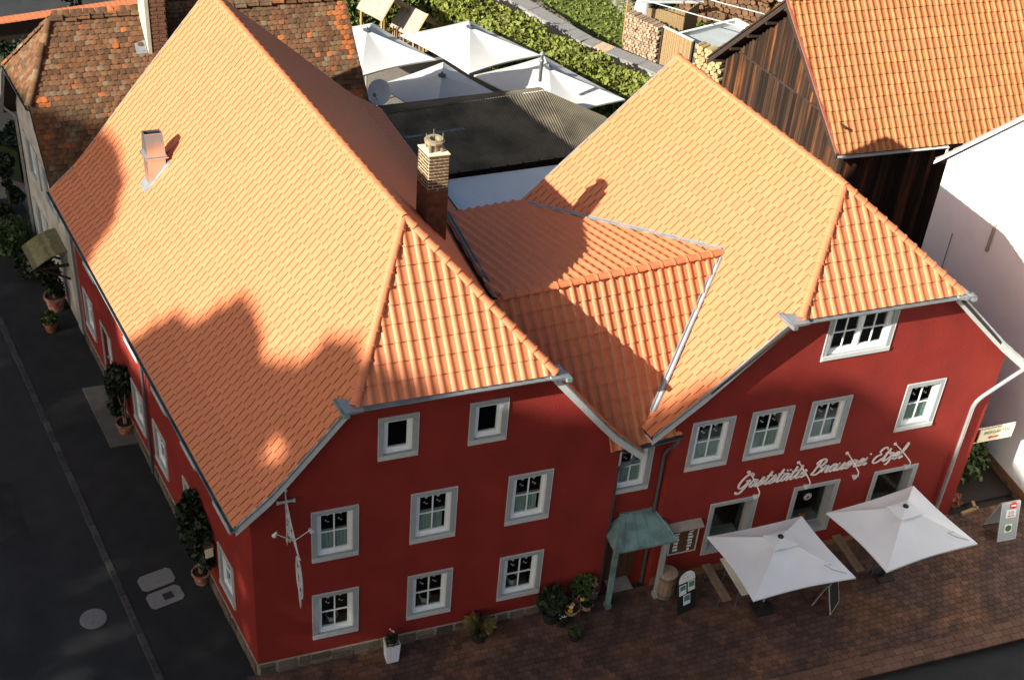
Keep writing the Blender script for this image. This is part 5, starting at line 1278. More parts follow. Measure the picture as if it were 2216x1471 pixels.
# chalkboard under the first parasol
def aframe(name, label, cat, c, w, h, rot, lean, mface, medge, group=None):
    t = thing(name, label, cat, c, group); ax = Vector((math.cos(rot), math.sin(rot), 0)); ay = Z.cross(ax); c = Vector(c)
    faces = []
    for s in (-1, 1):
        dirv = (Z*h-ay*(s*lean)*-1*-1); base = c+ay*(s*lean)
        o_ = base-ax*w/2; upv = (c+Z*h)-base; nrm = (ax.cross(upv)).normalized()*(1 if s < 0 else -1)
        b = MB(); b.par(o_+Z*.015, ax*w, upv, nrm*.025); pl = b.out('board', mface, t)
        Lf = (lambda o_, upv, nrm: (lambda x, y, d: o_+ax*x+upv.normalized()*y+nrm*(.025+d)))(o_+Z*.015, upv, nrm)
        b = MB(); b.ring(Lf, 0, 0, w, upv.length, .025, .025, .025, -.026, .004); b.out('board_edge', medge, pl)
        faces.append((pl, Lf))
    return t, faces
aframe('chalkboard', 'black pavement chalkboard with thin pale edge below a parasol corner', 'sign', gpt(14.95, -1.95), .62, .95, R(38), .25, 'black', 'lead_white')
# grey A-frame at the right
t, fs = aframe('pavement_sign', 'grey A-frame pavement sign with round red sticker and arrow, right', 'sign', gpt(21.15, -.95), .62, 1.18, R(-2), .34, 'sign_grey', 'lead_white')
pl, Lf = fs[0]
def disc(L, cx, cy, r, d0, d1, m, parent, name, n=20):
    b = MB(); b.prism([L(cx+r*math.cos(2*math.pi*k/n), cy+r*math.sin(2*math.pi*k/n), d0) for k in range(n)], L(0, 0, d1)-L(0, 0, d0)); return b.out(name, m, parent)
disc(Lf, .39, 1.12, .115, .006, .012, 'red_sign', pl, 'sticker')
b = MB(); b.lbox(Lf, .31, 1.10, .47, 1.14, .013, .016); b.out('sticker_text', 'paper', pl)
b = MB(); b.lbox(Lf, .17, .74, .50, 1.0, .005, .010); b.out('notice', 'paper', pl)
b = MB()
for k in range(3): b.lbox(Lf, .25, .93-k*.035, .43, .942-k*.035, .011, .014)
b.out('notice_text', 'ink', pl)
b = MB(); b.prism([Lf(x, y, .011) for x, y in ((.22, .80), (.28, .835), (.28, .815), (.45, .815), (.45, .785), (.28, .785), (.28, .765))], Lf(0, 0, .004)-Lf(0, 0, 0)); b.out('arrow', 'red_sign', pl)
b = MB(); b.lbox(Lf, .19, .27, .43, .53, .005, .010); b.out('notice', 'paper', pl)
disc(Lf, .31, .40, .10, .011, .014, 'green_emblem', pl, 'emblem')
# ------------------------------------------------------------------ A-board with arched top, bin, menu case
def arch_board():
    c = gpt(11.18, -1.02); t = thing('leaflet_board', 'black stand-up board with white arched top and green leaflets by the porch', 'sign', c)
    rot = R(14); ax = Vector((math.cos(rot), math.sin(rot), 0)); ay = Z.cross(ax); upv = (Z*1.0+ay*.22).normalized(); nrm = ax.cross(upv)
    L = lambda x, y, d: c-ax*.30-ay*.1+ax*x+upv*y+nrm*d
    pts = [(0, 0), (.60, 0), (.60, 1.1)]+[(.30+.30*math.cos(math.pi*k/8), 1.1+.26*math.sin(math.pi*k/8)) for k in range(1, 8)]+[(0, 1.1)]
    b = MB(); b.prism([L(x, y, 0) for x, y in pts], L(0, 0, .03)-L(0, 0, 0)); bd = b.out('board', 'black', t)
    pts = [(.03, 1.0), (.57, 1.0)]+[(.30+.27*math.cos(math.pi*k/8), 1.09+.24*math.sin(math.pi*k/8)) for k in range(0, 9)]
    b = MB(); b.prism([L(x, y, .034) for x, y in pts], L(0, 0, .006)-L(0, 0, 0)); b.out('header', 'paper', bd)
    for x, y, g_ in ((.04, .62, .5), (.33, .66, .6), (.18, .26, .62)):
        b = MB(); b.lbox(L, x, y, x+.23, y+.32, .034, .042); pp = b.out('leaflet', 'paper', bd)
        b = MB(); b.lbox(L, x+.025, y+.32-.32*g_, x+.205, y+.295, .044, .048); b.out('leaflet_picture', 'green_sign', bd)
    b = MB(); b.par(L(.1, 1.05, -.03), ay*.55-Z*1.1, ax*.04, nrm*.02); b.par(L(.46, 1.05, -.03), ay*.55-Z*1.1, ax*.04, nrm*.02); b.out('back_leg', 'black', t)
arch_board()
def bin_():
    c = gpt(10.86, -.42); t = thing('wooden_barrel', 'dark wooden barrel with a pale lid beside the porch', 'barrel', c); n = 14
    for k in range(n):
        a0, a1 = 2*math.pi*k/n+.015, 2*math.pi*(k+1)/n-.015; vs = []
        for r, z in ((.21, 0), (.26, .28), (.27, .45), (.23, .85)):
            for a in (a0, a1): vs.append(c+Vector((r*math.cos(a), r*math.sin(a), z)))
        b = MB(); b.add(vs, [(2*i, 2*i+1, 2*i+3, 2*i+2) for i in range(3)]); b.out('stave', 'bench_wood', t)
    for z, r in ((.12, .242), (.72, .248)): b = MB(); b.lathe(c, [(r, z), (r+.008, z+.01), (r+.008, z+.05), (r, z+.06)], 20, cap=False); b.out('hoop', 'zinc_dark', t, smooth=True)
    b = MB(); b.lathe(c, [(.01, .84), (.27, .85), (.27, .885), (.25, .90), (.01, .90)], 22); b.out('lid', 'wicker', t, smooth=True)
bin_()
def menu_case():
    t = thing('menu_case', 'wall-mounted menu case with pale little roof beside the porch', 'menu board', (11.3, -.1, 1.5)); L = local((10.92, -.0, 1.52), X, (0, -1, 0))
    b = MB(); b.lbox(L, 0, 0, .80, 1.0, .002, .10); c = b.out('case', 'door_brown', t)
    b = MB(); b.ring(L, -.01, -.01, .81, 1.0, .025, .02, .02, .09, .13); b.out('frame', 'lead_white', c)
    b = MB(); b.par(L(-.06, 1.05, .0), X*.92, L(0, -.08, .26)-L(0, 0, 0), Z*.03); b.out('roof', 'timber_grey', t)
    b = MB(); rs = random.Random(6)
    for x in (.12, .52):
        y = .88
        while y > .12:
            h = rs.uniform(.03, .10); b.lbox(L, x+rs.uniform(0, .03), y-h, x+.13+rs.uniform(-.03, .03), y, .102, .108); y -= h+.045
    b.out('menu_sheet', 'paper', c)
menu_case()
# ------------------------------------------------------------------ lettering and lamps on the inn
def cr(pts, n=7):
    P = [Vector((a, b)) for a, b in pts]; P = [P[0]*2-P[1]]+P+[P[-1]*2-P[-2]]; out = []
    for i in range(1, len(P)-2):
        for k in range(n):
            t = k/n; a, b, c, d = P[i-1], P[i], P[i+1], P[i+2]
            out.append(.5*((2*b)+(-a+c)*t+(2*a-5*b+4*c-d)*t*t+(-a+3*b-3*c+d)*t**3))
    out.append(P[-2]); return out
GLY = {
 'a': ([[(.36, .44), (.24, .50), (.09, .36), (.06, .12), (.16, .0), (.28, .12), (.40, .46)], [(.40, .48), (.36, .14), (.43, .0), (.55, .12)]], .50),
 's': ([[(-.02, .06), (.12, .28), (.24, .56), (.30, .28), (.24, .04), (.10, .0), (.05, .08)], [(.24, .04), (.40, .10)]], .38),
 't': ([[(-.02, .08), (.12, .36), (.22, .86)], [(.22, .86), (.14, .30), (.15, .04), (.24, .0), (.36, .12)], [(.02, .56), (.36, .60)]], .34),
 'e': ([[(.02, .16), (.22, .26), (.31, .42), (.22, .50), (.09, .36), (.07, .12), (.18, .0), (.42, .14)]], .40),
 'r': ([[(-.02, .08), (.10, .50), (.14, .42), (.30, .44), (.25, .12), (.31, .0), (.44, .12)]], .42),
 'u': ([[(-.02, .10), (.08, .50), (.05, .14), (.13, .0), (.26, .12), (.38, .48)], [(.38, .48), (.34, .12), (.41, .0), (.53, .12)]], .50),
 'i': ([[(-.02, .10), (.10, .50), (.07, .12), (.13, .0), (.26, .12)], [(.16, .70), (.18, .76)]], .25),
 'z': ([[(.02, .42), (.12, .50), (.32, .46), (.18, .22), (.04, .04), (.16, .10), (.26, -.06), (.18, -.28), (.06, -.26)], [(.16, .06), (.38, .10)]], .36),
 'l': ([[(-.02, .08), (.16, .56), (.20, .96), (.12, .98), (.07, .40), (.10, .02), (.18, .0), (.30, .12)]], .28),
 'G': ([[(.66, .72), (.62, .94), (.44, 1.0), (.20, .80), (.06, .42), (.12, .10), (.30, .04), (.52, .26), (.62, .52)], [(.38, .50), (.64, .54)], [(.62, .52), (.52, .04), (.36, -.28), (.12, -.30), (.10, -.16)]], .72),
 'B': ([[(.26, .96), (.16, .40), (.08, .0)], [(.02, .74), (.16, .96), (.44, 1.02), (.58, .86), (.48, .62), (.24, .52), (.48, .48), (.56, .24), (.42, .02), (.18, -.02), (.02, .12)]], .66),
 'E': ([[(.60, .84), (.50, 1.0), (.28, .94), (.20, .72), (.38, .54), (.16, .46), (.04, .20), (.16, -.02), (.40, .02), (.60, .20)]], .60)}
def lettering():
    t = thing('facade_lettering', 'pale slanted script lettering reading Gaststätte Brauerei Etzel on the red inn front', 'lettering', (15.2, -.05, 3.4))
    text = 'Gaststätte Brauerei Etzel'; x = 0.0; items = []
    for ch in text:
        if ch == ' ': x += .34; continue
        g = GLY['a' if ch == 'ä' else ch]; items.append((ch, x)); x += g[1]
    sc = 5.02/x; H = .50
    for ch, x0 in items:
        strokes, _ = GLY['a' if ch == 'ä' else ch]; strokes = list(strokes)
        if ch == 'ä': strokes = strokes+[[(.16, .68), (.17, .75)], [(.34, .68), (.35, .75)]]
        b = MB()
        for si, st in enumerate(strokes):
            c = cr(st); Q = []
            for p in c: Q.append(Vector((12.62+(x0+p.x)*sc+.30*p.y*H, 3.44+p.y*H)))
            n = len(Q); vs = []; dd = -.055-.002*si
            for k, q in enumerate(Q):
                tt = (Q[min(k+1, n-1)]-Q[max(k-1, 0)]).normalized(); w = .010+.014*abs(tt.dot(Vector((.35, 1)).normalized())); nn = Vector((-tt.y, tt.x))*w
                vs += [(q.x+nn.x, dd, q.y+nn.y), (q.x-nn.x, dd, q.y-nn.y), (q.x+nn.x, dd+.03, q.y+nn.y), (q.x-nn.x, dd+.03, q.y-nn.y)]
            fs = []
            for k in range(n-1):
                a, e = 4*k, 4*k+4; fs += [(a, a+1, e+1, e), (a+2, e+2, e+3, a+3), (a, e, e+2, a+2), (a+1, a+3, e+3, e+1)]
            fs += [(0, 2, 3, 1), (4*n-4, 4*n-3, 4*n-1, 4*n-2)]
            b.add(vs, fs)
        b.out('letter', 'letter_paint', t, recalc=False)
lettering()
for k, (x0, x1, zt) in enumerate(((12.92, 12.97, 3.78), (14.38, 14.45, 3.78), (15.84, 15.90, 3.74), (17.32, 17.49, 3.70))):
    b = MB(); b.tube([(x0, -.0, 3.98), (x0, -.10, 4.0), ((x0+x1)/2, -.40, 3.92), (x1, -.60, 3.80), (x1, -.60, 3.70)], .017, 6); b.lathe((x0, -.002, 3.98), [(.05, 0), (.05, .02), (.02, .03)], 10, (0, -1, 0)); lm = b.out('sign_lamp', 'letter_paint', hB, smooth=True)
    b = MB(); ax = Vector((-.75, .25, -.45)).normalized(); b.lathe((x1, -.60, 3.68), [(.02, -.02), (.035, .02), (.06, .07), (.075, .14), (.062, .14), (.03, .05)], 12, ax, cap=False); b.out('lamp_head', 'lead_white', lm, smooth=True)
# hanging beer-garden sign on the right corner
def hang_sign():
    t = thing('hanging_sign', 'cream hanging sign with red arrow at the right corner of the inn', 'sign', (20.6, .4, 2.9))
    o_ = Vector((20.44, .58, 3.52)); ax = Vector((1.09, 0, -.90)).normalized(); upv = Vector((.10, 0, .31)).normalized()
    ax = Vector((1, -.02, -.0)).normalized(); L = lambda x, y, d: Vector((20.50, .40, 2.95))+X*x+Z*y+Vector((0, -1, 0))*d
    b = MB(); b.lbox(L, 0, 0, 1.15, .46, -.02, .02); p = b.out('panel', 'cream', t)
    b = MB(); b.prism([L(x, y, .022) for x, y in ((.30, .14), (.42, .21), (.42, .17), (.68, .17), (.68, .11), (.42, .11), (.42, .07))], (0, -.004, 0)); b.out('arrow', 'red_sign', p)
    cu = bpy.data.curves.new('sign_text', 'FONT'); cu.body = 'BIERGARTEN'; cu.size = .15; cu.extrude = .002; cu.align_x = 'CENTER'
    ob = bpy.data.objects.new('tmp', cu); COL.objects.link(ob); dg = bpy.context.evaluated_depsgraph_get(); me = bpy.data.meshes.new_from_object(ob.evaluated_get(dg)); bpy.data.objects.remove(ob)
    vs = [L(.575+v.co.x, .28+v.co.y, .024+v.co.z) for v in me.vertices]; fs = [list(q.vertices) for q in me.polygons]; mesh_obj('sign_text', vs, fs, 'green_emblem', p, recalc=False)
    b = MB(); b.tube([(20.0, .40, 3.47), (21.65, .40, 3.47)], .014, 6); b.tube([(20.0, .40, 2.95), (20.5, .40, 2.95)], .012, 6); b.out('bracket', 'cream', t)
hang_sign()
# ------------------------------------------------------------------ wrought-iron sign on the left house
def iron_sign():
    x = .82; t = thing('iron_sign', 'pale wrought-iron hanging sign with cross and wreath on the red corner house', 'sign', (x, -.05, 4.2)); Y = Vector((0, -1, 0)); L = lambda y, z, d: Vector((x+d, -y, z))
    b = MB(); b.lbox(L, .02, 4.75, .07, 6.25, -.012, .012); b.lathe((x, -.05, 6.25), [(.02, 0), (.045, .05), (.02, .10), (.012, .14), (.004, .28)], 8); b.lathe((x, -.05, 4.72), [(.004, -.16), (.02, -.05), (.035, 0), (.015, .05)], 8); b.out('upright', 'lead_white', t)
    b = MB(); b.box((x, -.07, 5.98), .40, .035, .055); b.box((x-.19, -.07, 5.98), .05, .04, .09); b.box((x+.19, -.07, 5.98), .05, .04, .09); b.out('crossbar', 'lead_white', t)
    b = MB(); b.tube([L(.05, 5.45, 0), L(.6, 5.50, 0), L(1.45, 5.55, 0), L(1.56, 5.62, 0)], .017, 6); b.tube([L(.05, 6.1, 0), L(.55, 5.85, 0), L(1.35, 5.57, 0)], .014, 6); b.tube([L(.05, 4.85, 0), L(.4, 5.0, 0), L(.7, 5.48, 0)], .014, 6); b.out('arm', 'lead_white', t)
    b = MB()
    def spiral(cy, cz, r, turns, s0):
        pts = []
        for k in range(26):
            a = s0+turns*2*math.pi*k/25; q = r*(1-.82*k/25); pts.append(L(cy+q*math.cos(a), cz+q*math.sin(a), 0))
        b.tube(pts, .012, 5)
    for cy, cz, r, s0 in ((.22, 5.66, .17, 0), (.52, 5.67, .12, 2), (.25, 5.24, .17, 3), (.80, 5.62, .08, 1), (.46, 5.30, .10, 4), (.18, 5.93, .09, 2)): spiral(cy, cz, r, 1.8, s0)
    b.out('scrollwork', 'lead_white', t)
    # hanging wreath
    cy, cz, ry, rz = 1.40, 4.88, .30, .46
    b = MB(); b.tube([L(cy, 5.55, 0), L(cy, cz+rz, 0)], .010, 5); b.out('chain', 'lead_white', t)
    b = MB(); n = 40; b.tube([L(cy+ry*math.cos(2*math.pi*k/n), cz+rz*math.sin(2*math.pi*k/n), 0) for k in range(n+1)], .022, 6)
    for k in range(30):
        a = 2*math.pi*k/30; p = L(cy+(ry+.02)*math.cos(a), cz+(rz+.02)*math.sin(a), 0); e = Vector((0, -math.cos(a+.7), math.sin(a+.7))); f = Vector((.02, 0, 0)); b.add([p-e*.02, p+e*.03+f, p+e*.11, p+e*.03-f], [(0, 1, 2, 3)])
    b.out('wreath', 'lead_white', t)
    b = MB(); b.prism([L(cy+.17*math.cos(2*math.pi*k/24), cz+.30*math.sin(2*math.pi*k/24), -.012) for k in range(24)], (.024, 0, 0)); sh = b.out('shield', 'lead_white', t)
    b = MB(); b.prism([L(cy+.06*math.cos(2*math.pi*k/16), cz+.13*math.sin(2*math.pi*k/16), -.016) for k in range(16)], (.032, 0, 0)); b.out('shield_emblem', 'zinc_dark', sh)
    b = MB(); b.lbox(L, cy-.10, cz-rz-.30, cy+.10, cz-rz-.04, -.01, .01); b.prism([L(cy-.1, cz-rz-.30, -.01), L(cy+.1, cz-rz-.30, -.01), L(cy+.05, cz-rz-.5, -.01)], (.02, 0, 0)); b.out('pendant', 'lead_white', t)
    for s, p in ((-1, Vector((.42, -.88, 5.86))), (1, Vector((1.20, -.88, 5.78)))):
        b = MB(); b.tube([L(.88, 5.52, 0), p], .011, 5); a = b.out('lamp_arm', 'lead_white', t)
        b = MB(); b.lathe(p, [(.02, -.07), (.035, -.03), (.045, .04), (.06, .08), (.045, .08)], 10, (s*.4, .1, -.8), cap=False); b.out('spotlight', 'lead_white', t, smooth=True)
iron_sign()
# ------------------------------------------------------------------ pots and plants
def pot(b, c, r, h, rim=True): b.lathe(c, [(r*.72, 0), (r*.95, h*.86), (r*1.08, h*.86), (r*1.08, h), (r*.92, h), (r*.88, h*.8)], 18, cap=False); b.lathe(c, [(.0, .005), (r*.72, .005)], 18, cap=False)
def potted(name, label, c, r, h, m, cat='potted plant', group=None):
    t = thing(name, label, cat, c, group); b = MB(); pot(b, Vector(c), r, h); b.out('pot', m, t, smooth=True); b = MB(); b.lathe(Vector(c), [(.001, h*.86), (r*.9, h*.86)], 16, cap=False); b.out('soil', 'soil', t); return t
def potted_tree(label, c, r, h, ph, crown, n, m, seed, pm='clay', group='potted trees along the side street'):
    t = potted('potted_tree', label, c, r, h, pm, 'potted tree', group); rs = random.Random(seed); b = MB(); x, y, z = c
    tops = []
    for k in range(5):
        a = k*1.26+.3; q = Vector((x+crown[0]*.4*math.cos(a), y+crown[1]*.4*math.sin(a), z+ph*rs.uniform(.55, .95))); b.tube([(x+.03*math.cos(a), y+.03*math.sin(a), z+h*.8), (x+.06*math.cos(a), y+.06*math.sin(a), z+ph*.4), q], [.028, .02, .006], 6); tops.append(q)
    b.out('trunk', 'bark_light', t); f = MB(); pts = []
    for k in range(10):
        a = rs.uniform(0, 6.28); s = rs.random(); cc = Vector((x+crown[0]*.5*math.cos(a)*(1-s*.4), y+crown[1]*.5*math.sin(a)*(1-s*.4), z+ph*(.38+.6*s))); pts += [in_ell(cc, (crown[0]*.5, crown[1]*.5, ph*.15), rs, .2) for _ in range(n//10)]
    leafs(f, pts, .11, rs, 2.0, .2); f.out('crown', m, t, recalc=False); return t
z = .076
potted_tree('leafy tree in a terracotta pot on the step beside the side door', (-2.05, 9.88, z), .27, .42, 2.5, (.50, .62), 1500, 'leaf_dark', 1)
t = potted_tree('bushy dark tree in a terracotta pot near the street corner', (-.86, 3.46, z), .24, .40, 2.7, (.62, .95), 2200, 'leaf_dark', 2)
b = MB(); b.lathe((-1.22, 3.55, 2.55), [(.001, -.03), (.055, -.01), (.065, .01), (.04, .04), (.001, .05)], 9, cap=False); b.out('flower', 'pink', t, smooth=True)
potted_tree('slender dark tree in a terracotta tub by the pale old house corner', (-3.5, 16.5, z), .33, .55, 2.0, (.35, .5), 900, 'leaf_dark', 3)
st = mesh_obj('door_step', *(lambda b: (b.v, b.f))(MB().par(S(-.85, 9.45, .07), S(.80, 0), S(0, 2.9), Z*.07)), 'step_stone'); tag(st, 'pale concrete step below the side door with the potted tree', 'step')
t = potted('potted_plant', 'red tub with low green plants under the mossy canopy', (-3.75, 15.35, z), .22, .36, 'rust')
b = MB(); leafs(b, [in_ell((-3.75, 15.35, z+.5), (.28, .3, .2), rg, .2) for _ in range(260)], .10, rg); b.out('foliage', 'leaf_mid', t, recalc=False)
t = thing('wall_lantern', 'cream box lantern fixed to the side wall near the street corner', 'lantern', S(-.2, 2.78, 1.8)); c = S(-.20, 2.78, 1.98)
b = MB(); b.box(c, .20, .22, .36, N); b.out('lantern_body', 'cream', t)
b = MB(); b.box(c+Z*.20, .26, .28, .035, N); b.box(c+Z*.24, .12, .13, .05, N); b.out('lantern_cap', 'bark', t); b = MB(); b.box(c+N*.14, .10, .06, .08, N); b.out('bracket', 'zinc_dark', t)
# white slatted planter
def planter():
    c = gpt(3.30, -.42); t = thing('slatted_planter', 'tall white slatted planter with pink flower at the red house wall', 'planter', c); w, h = .34, .66
    for s, ax, ay in ((0, X, Vector((0, -1, 0))), (1, Vector((0, -1, 0)), -X), (2, -X, Vector((0, 1, 0))), (3, Vector((0, 1, 0)), X)):
        for k in range(4):
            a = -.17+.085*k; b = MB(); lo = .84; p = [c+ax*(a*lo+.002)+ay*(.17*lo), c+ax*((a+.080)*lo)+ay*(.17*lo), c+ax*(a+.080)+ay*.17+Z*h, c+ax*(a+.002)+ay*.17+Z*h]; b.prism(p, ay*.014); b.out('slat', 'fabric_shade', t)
    b = MB(); b.lathe(c+Z*.50, [(.02, 0), (.15, .0), (.17, .20), (.185, .22), (.15, .22), (.14, .12), (.001, .12)], 16, cap=False); b.out('inner_pot', 'wicker', t, smooth=True)
    b = MB(); leafs(b, [in_ell(c+Z*.70, (.17, .17, .12), rg, .2) for _ in range(150)], .085, rg); b.out('foliage', 'leaf_dark', t, recalc=False)
    b = MB(); b.tube([c+Z*.7, c+Vector((.02, .05, .98))], .006, 5); b.tube([c+Z*.7, c+Vector((-.03, .08, 1.02))], .006, 5); b.out('stem', 'leaf_mid', t)
    b = MB(); 
    for q in ((.02, .05, .98), (-.03, .08, 1.02), (.05, .03, .96)): b.lathe(c+Vector(q), [(.001, -.02), (.03, 0), (.02, .025), (.001, .03)], 8, cap=False)
    b.out('flower', 'pink', t)
planter()
t = potted('potted_grass', 'dark pot with yellowish ornamental grass at the red house wall', gpt(5.62, -.45), .24, .36, 'black'); c = gpt(5.62, -.45, .33); b = MB()
for k in range(420):
    a = rg.uniform(0, 6.28); l_ = rg.uniform(.25, .5); o_ = Vector((math.cos(a), math.sin(a), 0)); p = c+o_*rg.uniform(0, .15); q = p+o_*l_*.35+Z*l_*.7; e = q+o_*l_*.35-Z*l_*.1; s = Z.cross(o_)*.0045; b.add([p-s, p+s, q+s, e, q-s], [(0, 1, 2, 3, 4)])
b.out('grass_blades', 'leaf_yellow', t, recalc=False)
t = potted('potted_plant', 'tall dark bushy plant between the grass pot and the bicycle planter', gpt(7.62, -.38), .26, .38, 'black'); c = gpt(7.62, -.38, .75)
b = MB(); leafs(b, [in_ell(c, (.42, .34, .42), rg, .25) for _ in range(620)], .10, rg, 2); b.out('foliage', 'leaf_dark', t, recalc=False)
t = potted('potted_plant', 'flowering plant with pale yellow-green leaves beside the porch post', gpt(8.52, -.16), .22, .45, 'concrete'); c = gpt(8.55, -.16, .82)
b = MB(); leafs(b, [in_ell(c, (.34, .28, .34), rg, .2) for _ in range(330)], .10, rg, 2); b.out('foliage', 'leaf_mid', t, recalc=False); b = MB(); leafs(b, [in_ell(c+X*.12, (.26, .24, .30), rg, .6) for _ in range(60)], .09, rg, 1.6); b.out('pale_leaves', 'leaf_yellow', t, recalc=False)
# bicycle-shaped planter: two wire rings with flower baskets
t = thing('flower_stand', 'wire flower stand with two round baskets of yellow and orange flowers', 'flower stand', gpt(8.3, -.55)); 
for (cx, cy, r, zz) in ((8.10, -.55, .22, .52), (8.52, -.56, .17, .55)):
    c = gpt(cx, cy, zz); b = MB(); b.tube([c+Vector((r*math.cos(2*math.pi*k/24), r*math.sin(2*math.pi*k/24), 0)) for k in range(25)], .014, 6); b.out('basket_ring', 'clay', t, smooth=True)
    b = MB(); b.lathe(c, [(r*.97, -.01), (r*.7, -.18), (.001, -.2)], 18, cap=False); b.out('basket', 'wicker', t, smooth=True)
    b = MB(); leafs(b, [in_ell(c, (r, r, .08), rg, .1) for _ in range(140)], .07, rg); b.out('foliage', 'leaf_dark', t, recalc=False)
    for s in (-1, 1): b = MB(); b.tube([c+Vector((s*r*.8, 0, -.05)), gpt(cx+s*r*.9, cy+.05, .0)], .012, 5); b.out('leg', 'rust', t)
b = MB(); b.tube([gpt(8.27, -.42, .6), gpt(8.36, -.36, .72), gpt(8.42, -.42, .6)], .016, 6); b.tube([gpt(8.36, -.36, .72), gpt(8.33, -.36, .1)], .012, 6); b.out('handle_frame', 'clay', t)
def petals(b, c, r):
    for k in range(7): a = k*.9; b.lathe(c+Vector((r*.6*math.cos(a), r*.6*math.sin(a), 0)), [(.001, -.015), (r*.5, 0), (.001, .02)], 6, cap=False)
for p, m in (((7.98, -.50), 'flower_yellow'), ((8.14, -.52), 'flower_orange'), ((8.00, -.71), 'flower_orange'), ((8.44, -.43), 'flower_yellow'), ((8.55, -.47), 'leaf_yellow'), ((8.06, -.60), 'cream')):
    b = MB(); petals(b, gpt(p[0], p[1], .60), .062); b.out('flower', m, t)
for lb, c, r, m in (('small dark pot with grey-green plant in front of the flower stand', (8.0, -1.15), .17, 'leaf_mid'), ('low black bowl with white blooms left of the flower stand', (7.83, -.62), .16, 'leaf_dark')):
    t = potted('potted_plant', lb, gpt(*c), r, .24, 'black'); q = gpt(*c, .30); b = MB(); leafs(b, [in_ell(q, (r, r, .12), rg, .2) for _ in range(170)], .07, rg); b.out('foliage', m, t, recalc=False)
    if 'white' in lb:
        b = MB()
        for k in range(9): b.lathe(q+Vector((rg.uniform(-.1, .1), rg.uniform(-.12, .02), .10)), [(.001, -.01), (.02, 0), (.001, .015)], 6, cap=False)
        b.out('flower', 'paper', t)
# things behind the panes
for lb, x, y in (('white flower pot inside the ground-floor window nearest the street corner', 1.93, 1.24), ('white flower pot inside the middle ground-floor window', 4.34, 1.24), ('white flower pot inside the ground-floor window nearest the porch', 6.70, 1.24)):
    c = Vector((x, .30, y)); t = potted('flower_pot', lb, c, .14, .22, 'lead_white', 'flower pot', 'flower pots in the ground-floor windows'); 
    b = MB(); b.box((x, .30, y-.03), .8, .28, .04); b.out('saucer_shelf', 'bench_wood', t)
for lb, x, yy in (('orange pumpkin on the ledge of the large window nearest the porch', 12.26, .42), ('orange pumpkin on the ledge of the middle large window', 15.28, .42)):
    c = Vector((x, yy, 1.345)); t = thing('pumpkin', lb, 'pumpkin', c, 'pumpkins in the inn windows'); n = 20; vs = []; pr_ = [(.03, 0), (.085, .02), (.11, .07), (.09, .12), (.03, .14)]
    for r_, zz in pr_: vs += [c+Vector(((r_*(1-.1*math.cos(8*2*math.pi*k/n)))*math.cos(2*math.pi*k/n), (r_*(1-.1*math.cos(8*2*math.pi*k/n)))*math.sin(2*math.pi*k/n), zz)) for k in range(n)]
    mesh_obj('pumpkin_body', vs, [(i*n+j, i*n+(j+1) % n, (i+1)*n+(j+1) % n, (i+1)*n+j) for i in range(4) for j in range(n)]+[list(range(4*n, 5*n))], 'flower_orange', t, smooth=True)
    b = MB(); b.tube([c+Z*.13, c+Vector((.01, 0, .17))], .012, 6); b.out('stalk', 'leaf_mid', t)
LBw = local(S(0, 0, 0), X, (0, -1, 0))
t = thing('window_sticker', 'round pale sticker with green emblem on the middle large window pane', 'sticker', (15.18, .25, 2.1))
disc(LBw, 15.18, 2.28, .125, -.262, -.258, 'paper', t, 'sticker_disc'); disc(LBw, 15.18, 2.28, .105, -.257, -.254, 'green_sign', t, 'sticker_ring'); disc(LBw, 15.18, 2.28, .085, -.253, -.250, 'paper', t, 'sticker_field'); disc(LBw, 15.18, 2.27, .05, -.249, -.246, 'green_emblem', t, 'sticker_emblem')
# ------------------------------------------------------------------ planting corner at the right
bed = sheet('planting_bed', [(20.05, .35), (22.55, .35), (22.55, 8.5), (19.0, 8.5)], .50, 'soil')
shrub('yellow-green shrub in the passage between the inn and the white house', (21.2, 1.9, .5), (.95, 1.25, .75), 1300, .12, 'leaf_mid')
shrub('reddish-brown withered plant at the foot of the inn downspout', (20.3, .45, .5), (.45, .30, .20), 260, .11, 'rust', None, 'withered_plant')
b = MB(); b.par((20.45, -.10, .52), (.62, .10, 0), (0, .09, 0), Z*.10); b.par((21.0, 0.0, .52), (.10, .28, 0), (-.08, .03, 0), Z*.10); o = b.out('bed_edging', 'timber'); tag(o, 'short wooden edging at the planting bed beside the inn', 'edging')
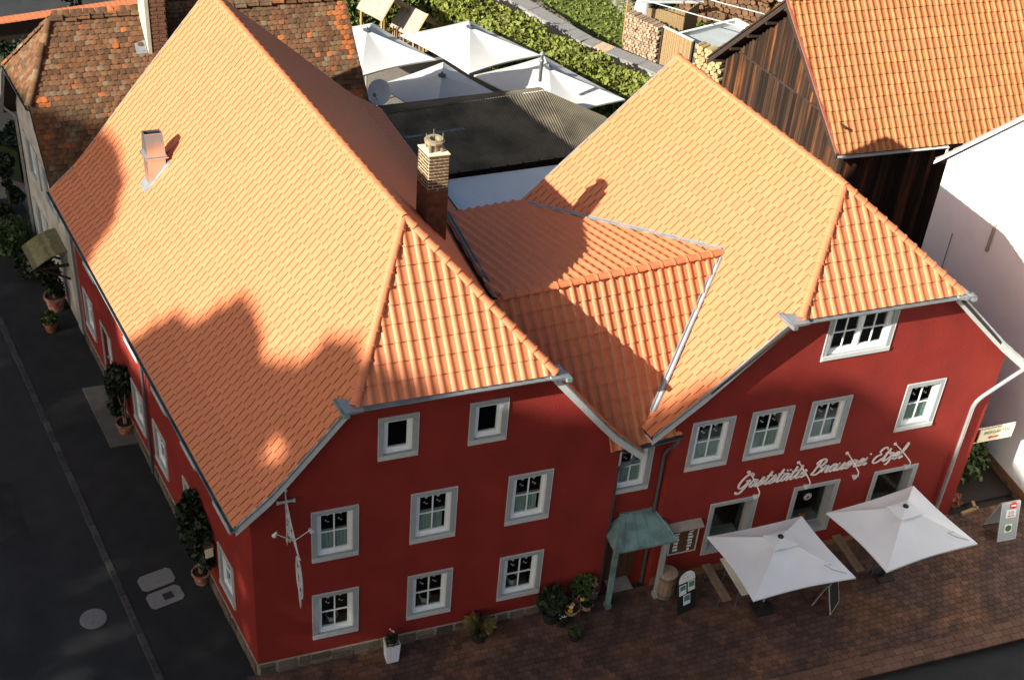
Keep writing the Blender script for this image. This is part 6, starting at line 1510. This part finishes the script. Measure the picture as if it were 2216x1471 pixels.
# ------------------------------------------------------------------ tall trees across the street that shade the fronts (outside the frame)
def sunpt(p, q, T): return SE1*p+SE2*q-sd*T
SIL = [(31, 6), (25, 7), (19, 7.4), (16.2, 7.5), (14.6, 7.95), (13.4, 8.0), (12.0, 7.6), (11.4, 6.6), (11.1, 4.6), (10.6, 3.2), (9, 3.1), (7.6, 3.2), (7.2, 4.9), (6.3, 6.4), (5.3, 6.7), (4.8, 7.4), (4.35, 8.15), (3.6, 8.1), (2.6, 7.6), (1.6, 7.7), (1.1, 8.2), (.7, 9.0), (.2, 9.45), (-.7, 9.5), (-1.1, 9.5), (-1.7, 9.35), (-2.4, 9.2), (-3.0, 10.0), (-3.4, 10.6), (-3.8, 11.4), (-4.2, 11.9), (-4.6, 12.3), (-5.0, 12.2), (-5.4, 11.6), (-5.9, 11.3), (-6.6, 11.2), (-7.5, 10.6), (-9, 10.9), (-11, 10.5), (-14, 10)]
def sil(p):
    for a, b_ in zip(SIL, SIL[1:]):
        if b_[0] <= p <= a[0]: return b_[1]+(a[1]-b_[1])*(p-b_[0])/(a[0]-b_[0])
    return 5
HOLES = [(.30, 6.75, .42, .55, .97), (.45, 6.0, .28, .4, .93), (3.3, 6.9, .2, .5, .9)]; T0 = 62.0; rt = random.Random(77)
spans = [(31, 27), (27, 23), (23, 19), (19, 14.8), (14.8, 11.0), (11.0, 7.3), (7.3, 4.0), (4.0, .4), (.4, -3.2), (-3.2, -6.2), (-6.2, -10), (-10, -14)]
for k, (pa, pb_) in enumerate(spans):
    pc = (pa+pb_)/2; Tk = T0+(k % 3)*2.0; top = sunpt(pc, sil(pc), Tk); base = Vector((top.x, top.y, -.05))
    base = Vector((sunpt(pc, 0, Tk).x+.0, sunpt(pc, 0, Tk).y, -.05))
    t = thing('street_tree', 'tall leafy tree across the side street, out of view, shading the fronts', 'tree', base, 'tall trees across the side street')
    f = MB(); pts = []; nl = 4200
    for _ in range(nl):
        p = rt.uniform(pb_-.15, pa+.15); hi = sil(p); q = hi-abs(rt.expovariate(1/2.2)) if rt.random() < .35 else rt.uniform(-16, hi)
        if q < -17: q = rt.uniform(-16, hi)
        if any(((p-a_)/ra)**2+((q-b2)/rb2)**2 < 1 and rt.random() < pr2 for a_, b2, ra, rb2, pr2 in HOLES): continue
        pts.append(sunpt(p, q, Tk+rt.uniform(-1.6, 1.6)))
    leafs(f, pts, .62, rt, 1.3); f.out('crown', 'leaf_mid', t, recalc=False)
    b = MB(); c0 = sunpt(pc, 0, Tk); b.tube([base, Vector((base.x, base.y, c0.z*.6)), Vector((base.x, base.y, c0.z))], [.4, .3, .15], 8)
    for j in range(6): q = sunpt(pc+(pa-pb_)*.35*math.cos(j*1.05), -6+j*1.6, Tk); b.tube([Vector((base.x, base.y, 7+j)), q], [.14, .03], 5)
    b.out('trunk', 'bark', t)
